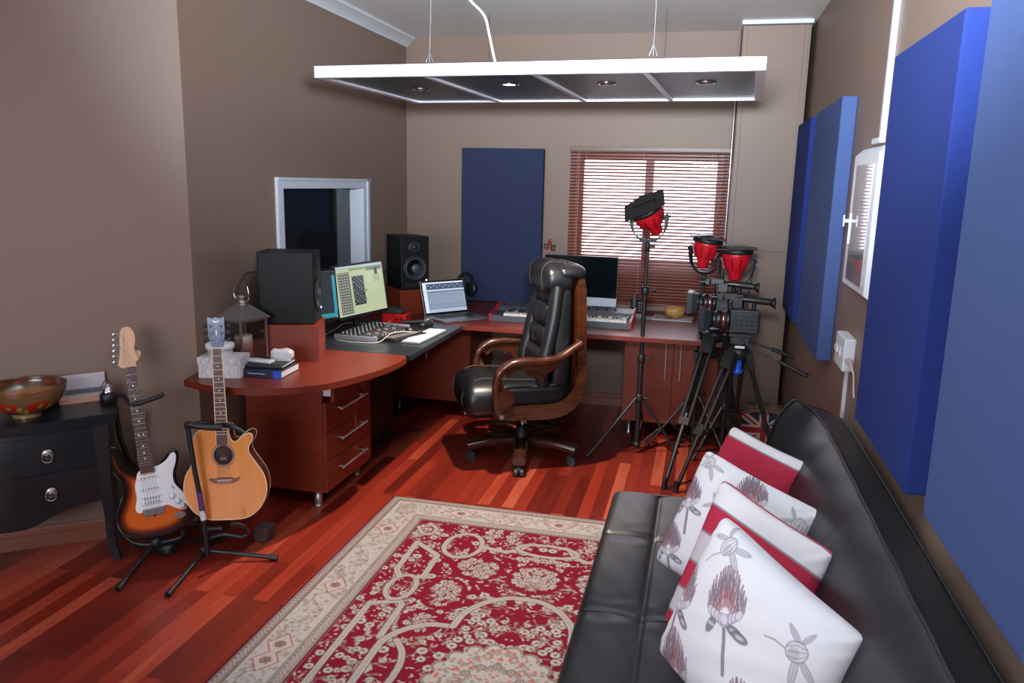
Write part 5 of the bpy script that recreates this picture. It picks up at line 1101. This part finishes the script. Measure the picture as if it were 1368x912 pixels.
# ------------------------------------------------------------------ rug
RW, RL = 1.84, 2.90
def rug_paint():
    red = rgb(108, 16, 36); cream = rgb(156, 149, 146); beige = rgb(138, 120, 110); dk = rgb(74, 50, 52); maroon = rgb(98, 18, 46); tan = rgb(122, 106, 94); grn = rgb(128, 124, 116)
    q = Canvas(RW/2, RL/2, .0036, red)     # one quadrant, mirrored
    r_ = np.random.default_rng(3)
    def rosette(x, y, r, c1=cream, c2=beige, n=6, c3=red):
        if x < -.05 or y < -.05: return
        if c1 is cream: q.disc(x, y, r*1.25, rgb(84, 20, 34), .75)
        a0 = r_.random()*6
        for k in range(n): q.disc(x+r*.6*math.cos(a0+k*2*PI/n), y+r*.6*math.sin(a0+k*2*PI/n), r*.42, c1)
        q.disc(x, y, r*.42, c2); q.disc(x, y, r*.2, c3)
    def leaf(x, y, a, l, c): q.disc(x, y, l, c, ry=l*.36, ang=a)
    def sprig(x, y, r):
        for k in range(5):
            a = r_.random()*6.3; xx, yy = x+math.cos(a)*r, y+math.sin(a)*r; q.line([(x, y), (xx, yy)], .0022, tan); leaf(xx, yy, a, r*.35, cream if k % 2 else tan)
    def bouquet(x, y, rx, ry):
        for k in range(int(190*rx*ry/.01)):
            a = r_.random()*6.283; t = math.sqrt(r_.random()); xx, yy = x+rx*t*math.cos(a), y+ry*t*math.sin(a)
            if k % 4 == 0: rosette(xx, yy, .011+.006*r_.random(), cream, beige, 5)
            elif k % 4 == 1: q.disc(xx, yy, .006, cream); q.disc(xx, yy, .003, red)
            else: leaf(xx, yy, a+.5, .011, [tan, cream, grn][k % 3])
    # field sprigs
    for k in range(900):
        x, y = .27+r_.random()*(RW/2-.27), .27+r_.random()*(RL/2-.27)
        if k % 4 == 0: rosette(x, y, .012+.009*r_.random(), cream, tan, 7, rgb(96, 40, 48))
        elif k % 3 == 1: leaf(x, y, r_.random()*3, .010, [tan, cream, rgb(120, 92, 84)][k % 3 if k % 5 else 2])
        else: q.disc(x, y, .0045, cream)
    for k in range(130): sprig(.27+r_.random()*(RW/2-.27), .27+r_.random()*(RL/2-.27), .03)
    def clear(x, y, r): q.disc(x, y, r, red)
    for (x, y, rx, ry) in ((.66, .66, .085, .085), (.585, .90, .065, .095), (.92, .69, .095, .10), (.57, 1.13, .06, .06)):
        q.disc(x, y, rx+.03, red, ry=ry+.03); bouquet(x, y, rx, ry)
    def strap(pts, wd=.024, sm=5):
        P = smooth_open(pts, sm) if sm else pts
        q.line(P, wd+.010, dk, .55); q.line(P, wd, cream); q.line(P, wd*.45, tan, .8); q.line(P, wd*.18, cream)
    strap([(.327, 1.60), (.327, 1.30), (.327, 1.052)], sm=0); strap([(.327, 1.052), (.438, 1.007), (.454, 1.029), (.458, 1.26), (.50, 1.27)], sm=0)
    c = [(.40+.056*math.cos(a), .90+.10*math.sin(a)) for a in np.linspace(0, 2*PI, 30)]; strap(c, .020, 0)
    strap([(.436, .809), (.458, .787), (.453, .596), (.319, .495), (.326, .763), (.36, .82)], sm=0)
    c = [(.535+.085*math.cos(a), .47+.12*math.sin(a)) for a in np.linspace(0, 2*PI, 30)]; strap(c, .020, 0)
    strap([(.62, .461), (.737, .48), (.792, .446), (.83, .375)], sm=0)
    c = [(.92+.14*math.cos(a), .425+.056*math.sin(a)) for a in np.linspace(0, 2*PI, 40)]; strap(c, .020, 0)
    strap([(.474, 1.54), (.474, 1.386), (.479, 1.277), (.526, 1.195), (.599, 1.138), (.695, 1.123)], .026); strap([(.695, 1.123), (.71, 1.021), (.766, .927), (.85, .868), (.92, .86)], .026)
    strap([(.526, 1.263), (.575, 1.337), (.594, 1.433), (.577, 1.52)], .022)
    # central medallion
    mx_, my_ = RW/2, RL/2
    for k in range(18): a = k*2*PI/18; q.disc(mx_+.20*math.cos(a), my_+.225*math.sin(a), .036, tan); q.disc(mx_+.20*math.cos(a), my_+.225*math.sin(a), .024, cream)
    q.disc(mx_, my_, .205, cream, ry=.23)
    for k in range(500):
        a = r_.random()*6.28; t = math.sqrt(r_.random()); x, y = mx_+.20*t*math.cos(a), my_+.225*t*math.sin(a)
        q.disc(x, y, .005+.004*r_.random(), [tan, beige, grn, rgb(170, 90, 84)][k % 4])
    for k in range(12): a = k*2*PI/12; rosette(mx_+.11*math.cos(a), my_+.125*math.sin(a), .02, tan, cream, 6, dk)
    # borders
    def frame(a, b, col):
        q.rect(a, RW, a, b, col); q.rect(a, b, a, RL, col)
    frame(0, .262, cream)
    frame(0, .020, maroon); frame(.020, .060, rgb(120, 108, 98)); frame(.060, .065, dk); frame(.205, .209, dk); frame(.209, .252, rgb(130, 120, 113)); frame(.252, .257, dk); frame(.257, .262, maroon)
    def both(f): f(lambda x, y: (x, y)); f(lambda x, y: (y, x))
    for L_, sw in ((RL/2, 0), (RW/2, 1)):
        for s in np.arange(.03, L_+.03, .022):
            for dd in (.040, .230):
                if s > dd-.01:
                    p = (dd, s) if not sw else (s, dd); q.disc(*p, .0085, cream); q.disc(*p, .004, rgb(120, 60, 56))
                    p = (dd+.012*(1 if int(s*1000) % 2 else -1), s+.011) if not sw else (s+.011, dd+.012); q.disc(*p, .003, dk)
        for k in range(int(330*L_)):
            s = .07+r_.random()*(L_-.05); dd = .075+.12*r_.random()
            if s < dd-.02: continue
            p = (dd, s) if not sw else (s, dd)
            if k % 3 == 0: rosette(*p, .008+.005*r_.random(), rgb(132, 122, 117), rgb(152, 138, 130), 5, rgb(120, 66, 72))
            else: leaf(*p, r_.random()*3.1, .007, [rgb(122, 119, 114), rgb(130, 118, 111), rgb(138, 128, 120), rgb(126, 96, 96)][k % 4])
        ph = np.arange(.08, L_+.02, .01); vine = [((.135+.04*math.sin(s*28)), s) for s in ph]
        if sw: vine = [(b, a) for a, b in vine]
        q.line(vine, .003, rgb(110, 90, 84))
        for s in ((.40, .96, 1.40) if not sw else (.42, .92)):
            p = (.135, s) if not sw else (s, .135)
            for rr, col in ((.070, rgb(132, 62, 76)), (.063, rgb(164, 150, 140)), (.045, rgb(156, 148, 144))):
                for m_ in range(1):
                    w = q.win(p[0]-rr, p[0]+rr, p[1]-rr, p[1]+rr); X = abs(q.X[w]-p[0])/(rr*.75 if not sw else rr); Y = abs(q.Y[w]-p[1])/(rr if not sw else rr*.75); q.blend(w, (1-(X+Y))*rr*.6/q.res+.5, col)
            rosette(*p, .022, rgb(120, 90, 84), tan, 6, dk)
    # corner spandrel
    for k in range(14): a = k/13*4.6; q.disc(.335+.05*math.cos(a), .345+.05*math.sin(a), .013, [cream, tan][k % 2])
    strap([(.27, .34), (.31, .40), (.35, .40), (.36, .34), (.31, .29)], .018)
    c = q.c
    full = np.concatenate([c, c[:, -2::-1]], 1); full = np.concatenate([full, full[-2::-1]], 0)
    return full
rc = rug_paint(); ny, nx = rc.shape[:2]
n_ = np.random.default_rng(5).random((ny, nx, 1)); rc = rc*(.86+.22*n_)
X, Y = np.meshgrid(np.linspace(0, RW, nx), np.linspace(0, RL, ny)); Zr = np.full_like(X, .010)
ed = np.minimum(np.minimum(X, RW-X), np.minimum(Y, RL-Y)); Zr = .0015+.0085*np.clip(ed/.012, 0, 1)
rg = grid_obj('persian_rug', np.stack([X-1.51, 3.69-Y, Zr], -1), rc, vcol_mat('rug_pile', .95, spec=.1)); rg.data.flip_normals()
tag(rg, 'red and cream oriental patterned rug in front of the black sofa', 'rug')

# ------------------------------------------------------------------ sofa
sf = thing('sofa_bed', 'long black leather click back sofa bed against the right wall', 'sofa', (0, 1.6, 0))
sleath = mat('sofa_leather', rgb(29, 29, 33), .40, spec=.5, bump=(220, .2, .001), noise=((6, 6, 6), .12))
ys = np.linspace(-.10, 3.135, 400); us = np.linspace(0, 1, 90)
x0, x1 = -.292, .40; seams = [2.695, 2.15, 1.605, 1.06, .515, -.03]; sx_ = -.10
P = np.zeros((len(ys), len(us)+12, 3))
for j, y in enumerate(ys):
    ye = min(1, (3.135-y)/.045); rnd = math.sqrt(max(0, 1-(1-max(0, ye))**2)) if ye < 1 else 1
    sd_ = min(abs(y-s) for s in seams)
    for i in range(12):                       # front skirt rolling up
        t = i/12; a = t*PI/2 if False else 0
        z = .215+(.375-.215)*t; x = x0+.010-.010*math.sin(t*PI/2)
        P[j, i] = (x, y, z-(1-rnd)*.0)
    for k, u in enumerate(us):
        x = x0+(x1-x0)*u; e = min(1, (x-x0)/.035); r1 = math.sqrt(max(0, 1-(1-e)**2))
        z = .375+.030*r1*rnd-.03*(1-rnd)
        z += .006*math.sin(PI*min(1, max(0, (x-x0)/(sx_-x0)))) if x < sx_ else .006*math.sin(PI*min(1, (x-sx_)/.42))
        z -= .007*math.exp(-(sd_/.010)**2)+.004*math.exp(-(sd_/.04)**2)
        z -= .008*math.exp(-((x-sx_)/.006)**2)+.003*math.exp(-((x-sx_)/.03)**2)
        wr = math.sin(y*60+3*math.sin(x*20)+x*25)*.0012*math.exp(-((sd_-.05)/.05)**2)+.0008*math.sin(y*31+x*44)
        P[j, 12+k] = (x, y-.0, z+wr)
P[:, :, 1] -= 1.6
w = MB(); hh, ww = P.shape[:2]
o = grid_obj('seat', P, np.zeros((hh, ww, 3)), sleath, sf); o.data.flip_normals()
w = MB(); w.prism([(x0+.010, .215), (x1, .215), (x1, .40), (x0+.04, .395), (x0+.010, .37)], 3.12-1.6, 3.133-1.6, 'y'); w.bx(x0+.02, .58, -.10-1.6, 3.12-1.6, .19, .23); w.build('seat_base', sleath, sf)
w = MB()
w.tube([(x0+.006, y-1.6, .378) for y in np.linspace(-.1, 3.12, 40)]+[(x0+.05, 3.128-1.6, .392), (.30, 3.13-1.6, .395)], .0045, 8); w.build('seat_piping', sleath, sf)
w = MB()
for s in seams[:5]:
    w.tube(smooth_open([(x0+.02, s-1.6+.004, .397), (-.20, s-1.6-.002, .401), (sx_-.01, s-1.6, .392)]), .0022, 6); w.tube(smooth_open([(sx_+.01, s-1.6, .392), (.0, s-1.6+.004, .402), (.20, s-1.6, .402)]), .0022, 6)
w.build('seam_ridges', sleath, sf)
# backrest
yb_ = np.linspace(-.10, 3.155, 260); prof = smooth_open([(.30, .375), (.315, .45), (.345, .56), (.385, .67), (.425, .755), (.455, .80), (.475, .818), (.492, .812), (.53, .808), (.565, .80), (.588, .775), (.592, .70), (.585, .40), (.58, .22)], 4)
m = len(prof); P = np.zeros((len(yb_)+1, m, 3))
for j, y in enumerate(yb_):
    d = 3.155-y; s = math.exp(-d/.075); sm_ = min(abs(y-q_) for q_ in seams)
    for k, (x, z) in enumerate(prof):
        f = max(0, min(1, (z-.40)/.42)); fr = 1 if k < m*.52 else max(0, 1-(k-m*.52)/(m*.2))
        xx = x-.085*s*f*(.35+.65*fr)-.006*fr*math.sin(PI*f)+.0; zz = z+.022*s*f*fr-.010*s*(1-fr)
        bul = .018*math.sin(PI*f)*fr*(1-.12*math.exp(-(sm_/.02)**2)) ; wr = .003*math.sin(y*34+z*18)*math.exp(-d/.3)*fr*f+.0012*math.sin(y*23+z*40)*fr
        P[j, k] = (xx-bul-wr, y-1.6, zz)
P[-1] = P[-2]; P[-1, :, 0] = P[-2, :, 0].mean(); P[-1, :, 2] = P[-2, :, 2].mean()
o = grid_obj('backrest', P, np.zeros((P.shape[0], m, 3)), sleath, sf)
kp = int(m*.46); w = MB()
w.tube([tuple(P[j, kp]+np.array([-.001, 0, .003])) for j in range(0, len(yb_), 4)], .0048, 8); kq = int(m*.70)
w.tube([tuple(P[j, kq]+np.array([.0, 0, .003])) for j in range(0, len(yb_), 4)], .004, 8); w.tube([tuple(P[len(yb_)-1, k]) for k in range(2, m-4)], .004, 8); w.build('back_piping', sleath, sf)
for x, y in ((-.22, 2.95), (.50, 2.95), (-.22, 0.1), (.50, .1)): MB().lathe([(.020, 0), (.026, .01), (.022, .19)], (x, y-1.6, 0), 16).build('foot', chrome, sf)

# ------------------------------------------------------------------ cushions
def protea(cv, x, y, s, ang, pink=1):
    r_ = np.random.default_rng(int(abs(x*1e4)+abs(y*1e3))); g = rgb(92, 88, 98); g2 = rgb(140, 132, 142); pk = rgb(164, 104, 116); pk2 = rgb(190, 84, 88); paper = rgb(208, 200, 208)
    ca, sa = math.cos(ang), math.sin(ang)
    def T(px, py): return (x+(px*ca-py*sa)*s, y+(px*sa+py*ca)*s)       # py negative is up
    def ln(pts, w_, c, a=1): cv.line([T(*p) for p in pts], max(w_*s, cv.res*.9), c, a)
    ln([(0, .15), (.02, .55), (-.01, 1.0)], .06, g2); ln([(.025, .15), (.05, .55), (.02, 1.0)], .014, g); ln([(-.03, .2), (-.02, .55), (-.04, 1.0)], .012, g)
    for q_, a in ((.26, .25), (.40, .75), (-.34, -.1)):
        c = T(q_*.9, .22+a*.16); cv.disc(*c, .19*s, g, .9, ry=.085*s, ang=ang+(.35 if q_ > 0 else -.9)); cv.disc(*c, .165*s, g2, .8, ry=.062*s, ang=ang+(.35 if q_ > 0 else -.9)); cv.disc(*c, .09*s, paper, .7, ry=.03*s, ang=ang+.3)
    rows = [(1.0, 17, .52, pk), (.82, 15, .45, g2), (.66, 13, .36, pk), (.48, 9, .25, pk2)]
    for hgt, n, wd_, c in rows:
        for k in range(n):
            t = -1+2*k/(n-1); jt = .05*(r_.random()-.5)
            tip = (t*wd_*.86+jt, .02-hgt*(.22+.66*math.cos(t*1.35))); base = (t*wd_*.80, min(.12, tip[1]+.27))
            ln([base, tip], .052, c, .55); ln([(base[0]-.022, base[1]), tip, (base[0]+.022, base[1])], .012, g, .85)
    for k in range(9):
        t = -1+2*k/8; p = T(t*.33, -.02+.16*(1-abs(t))); cv.disc(*p, .075*s, g, .8, ry=.115*s, ang=ang+t*.6); cv.disc(*p, .060*s, paper, .9, ry=.095*s, ang=ang+t*.6)
    p = T(0, .10); cv.disc(*p, .11*s, g, .8, ry=.10*s); cv.disc(*p, .095*s, paper, .95, ry=.085*s)
def bud(cv, x, y, s, ang):
    g = rgb(100, 95, 105); g2 = rgb(150, 143, 152); pp = rgb(206, 202, 207); ca, sa = math.cos(ang), math.sin(ang); T = lambda a, b: (x+(a*ca-b*sa)*s, y+(a*sa+b*ca)*s)
    for px, py, l, an in ((.42, .10, .34, .35), (.40, -.22, .30, -.5), (-.38, .02, .26, 2.6), (-.30, -.30, .22, -2.2)):
        c = T(px, py); cv.disc(*c, l*s, g, .75, ry=l*.30*s, ang=ang+an); cv.disc(*c, l*.90*s, pp, .7, ry=l*.22*s, ang=ang+an); cv.line([T(px-l*math.cos(an), py-l*math.sin(an)), T(px+l*math.cos(an), py+l*math.sin(an))], max(.014*s, cv.res), g2)
    cv.disc(x, y, .24*s, g, .85, ry=.29*s, ang=ang); cv.disc(x, y, .215*s, pp, 1, ry=.265*s, ang=ang); cv.disc(*T(.06, .08), .15*s, g2, .45, ry=.17*s)
    for k in (-.10, 0, .10): cv.line([T(k, .22), T(k*1.5, -.02), T(k*.7, -.24)], max(.014*s, cv.res), g, .7)
    cv.line([T(-.04, .28), T(-.2, .55), T(-.25, .8)], .035*s, g2)
def cushion(label, TL, TR, BL, t, paint, piping=None, N=150, group=None, BR=None):
    TL, TR, BL = (np.array(p, float) for p in (TL, TR, BL)); BR = TR+BL-TL if BR is None else np.array(BR, float)
    u = np.linspace(-1, 1, N); U, V = np.meshgrid(u, u); Wd = np.linalg.norm(TR-TL); Hh = np.linalg.norm(BL-TL)
    cen = (TL+TR+BL+BR)/4; n = np.cross(TR-TL, BL-TL); n /= np.linalg.norm(n)
    if n @ (np.array([0, 0, 1.65])-cen) < 0: n = -n
    sh = .05; cr_ = .045*(U*V)**8; Ux = U*(1-sh*(1-V**2)*abs(U)**2-cr_); Vy = V*(1-sh*(1-U**2)*abs(V)**2-cr_)
    a, b = ((Ux+1)/2)[..., None], ((Vy+1)/2)[..., None]
    B = TL*(1-a)*(1-b)+TR*a*(1-b)+BL*(1-a)*b+BR*a*b
    f = ((1-U**2)*(1-V**2)); th = t*(f**.36); wr = .0022*np.sin(14*U+5*V)*np.sin(11*V-4*U)*f+.004*np.sin(26*(U+V))*np.clip(abs(U*V)-.35, 0, 1)
    cv = Canvas(Wd, Hh, Wd/(N-1), rgb(222, 220, 226)); cv.ny = N; cv.resy = Hh/(N-1); cv.X, cv.Y = np.meshgrid(np.linspace(0, Wd, N), np.linspace(0, Hh, N)); cv.c = np.empty((N, N, 3)); cv.c[:] = rgb(216, 213, 217)
    paint(cv, Wd, Hh)
    root = thing('cushion', label, 'cushion', tuple(cen)); c0 = cen
    m_ = vcol_mat('cushion_cotton', .85, spec=.2, bump=(700, .15, .0008))
    fr = grid_obj('front_cover', B+n*(th+wr)[..., None]-c0, cv.c, m_, root)
    bk = grid_obj('back_cover', B-n*(th*.9)[..., None]-c0, cv.c[:, ::-1], m_, root)
    if (np.array(fr.data.polygons[N*N//2].normal) @ n) < 0: fr.data.flip_normals()
    if (np.array(bk.data.polygons[N*N//2].normal) @ n) > 0: bk.data.flip_normals()
    if piping:
        E = np.concatenate([B[0, :], B[:, -1], B[-1, ::-1], B[::-1, 0]])-c0; MB().tube([tuple(p) for p in E[::5]], .0045, 8, closed=True).build('piping', piping, root)
    return root
redc = rgb(172, 42, 66); gl = rgb(128, 120, 128)
def stripes(bands):
    def f(cv, w, h):
        for a, b, c in bands:
            cv.rect(0, w, h*a, h*b, c); cv.rect(0, w, h*a-.003, h*a+.003, gl)
    return f
wh_ = rgb(192, 182, 187); w1_ = rgb(216, 211, 215)
def p_front(cv, w, h):
    protea(cv, w*.40, h*.43, w*.27, -.50); bud(cv, w*.20, h*.12, w*.20, .2); bud(cv, w*.80, h*.30, w*.20, 1.0); protea(cv, w*.06, h*.60, w*.26, -.2); protea(cv, w*.22, h*.98, w*.26, -.5); protea(cv, w*.72, h*.88, w*.27, -.5); bud(cv, w*.96, h*.7, w*.2, 0)
def p_mid(cv, w, h):
    protea(cv, w*.55, h*.22, w*.26, -.5); bud(cv, w*.90, h*.20, w*.22, 0); bud(cv, w*.10, h*.10, w*.20, .6); protea(cv, w*.09, h*.46, w*.24, -.4); protea(cv, w*.10, h*.86, w*.24, -.4); protea(cv, w*.5, h*.7, w*.22, -.5); bud(cv, w*.35, h*.4, w*.2, 0)
redp = mat('red_piping', redc, .6)
cushion('protea printed white cushion leaning nearest the camera', (.104, 1.965, .835), (.404, 1.655, .715), (-.040, 1.835, .50), .11, p_front, N=240)
cushion('red and white striped cushion with red piping behind the nearest protea cushion', (.106, 2.31, .80), (.396, 2.06, .715), (-.035, 2.07, .452), .075, stripes([(0, .19, w1_), (.19, .38, redc), (.38, .58, wh_), (.58, .76, redc), (.76, .92, wh_), (.92, 1, redc)]), redp, N=170)
cushion('protea printed cushion between the two striped cushions', (.060, 2.58, .80), (.415, 2.36, .705), (-.085, 2.405, .462), .08, p_mid, N=170)
cushion('red and white striped cushion without piping, farthest along the sofa', (.163, 3.02, .757), (.425, 2.76, .715), (.03, 2.90, .445), .075, stripes([(0, .12, w1_), (.12, .40, redc), (.40, .52, wh_), (.52, .70, w1_), (.70, .9, redc), (.9, 1, w1_)]), N=130)

# ------------------------------------------------------------------ lights
def area(name, loc, target, size, size_y, power, col, spread=PI):
    l = bpy.data.lights.new(name, 'AREA'); l.shape = 'RECTANGLE'; l.size = size; l.size_y = size_y; l.energy = power; l.color = col; l.spread = spread
    o = bpy.data.objects.new(name, l); C.objects.link(o); o.location = loc; o.rotation_euler = (Vector(target)-Vector(loc)).to_track_quat('-Z', 'Y').to_euler(); return o
area('bounce_flash', (-.03, .5, 1.95), (-.33, 2.5, 2.69), .35, .25, 98, (.80, .92, 1), R(84))
area('rear_fill', (-1.1, -1.96, 1.5), (-.9, 3, 1.1), 2.6, 1.3, 72, (.82, .91, 1))  # added fill lamp by the unseen rear window, brightens surfaces facing the camera
l = bpy.data.lights.new('downlight_lamp', 'SPOT'); l.energy = 260; l.color = (1, .84, .70); l.spot_size = R(92); l.spot_blend = .5; l.shadow_soft_size = .02
o = bpy.data.objects.new('downlight_lamp', l); C.objects.link(o); o.location = (-.94, 3.79, 2.085); o.rotation_euler = (0, 0, 0)
wd = bpy.data.worlds.new('sky'); bpy.context.scene.world = wd; wd.use_nodes = True; bg = wd.node_tree.nodes['Background']; bg.inputs[0].default_value = (.90, .87, 1, 1); bg.inputs[1].default_value = 6.5

# ------------------------------------------------------------------ camera
cam = bpy.data.cameras.new('camera'); co = bpy.data.objects.new('camera', cam); C.objects.link(co)
f, pt, yw, rl = 1050.19, .199412, .233869, .0226488
fw = Vector((-math.sin(yw)*math.cos(pt), math.cos(yw)*math.cos(pt), -math.sin(pt))); r = Vector((math.cos(yw), math.sin(yw), 0)); u = r.cross(fw)
r2 = r*math.cos(rl)+u*math.sin(rl); u2 = -r*math.sin(rl)+u*math.cos(rl)
M = Matrix((r2, u2, -fw)).transposed().to_4x4(); M.translation = (0, 0, 1.65); co.matrix_world = M
cam.sensor_width = 36; cam.lens = f*36/1368; cam.clip_start = .05
sc = bpy.context.scene; sc.camera = co
sc.view_settings.view_transform = 'Standard'; sc.view_settings.look = 'None'; sc.view_settings.exposure = 0; sc.view_settings.gamma = 1
sc.cycles.max_bounces = 8; sc.cycles.caustics_reflective = False; sc.cycles.caustics_refractive = False
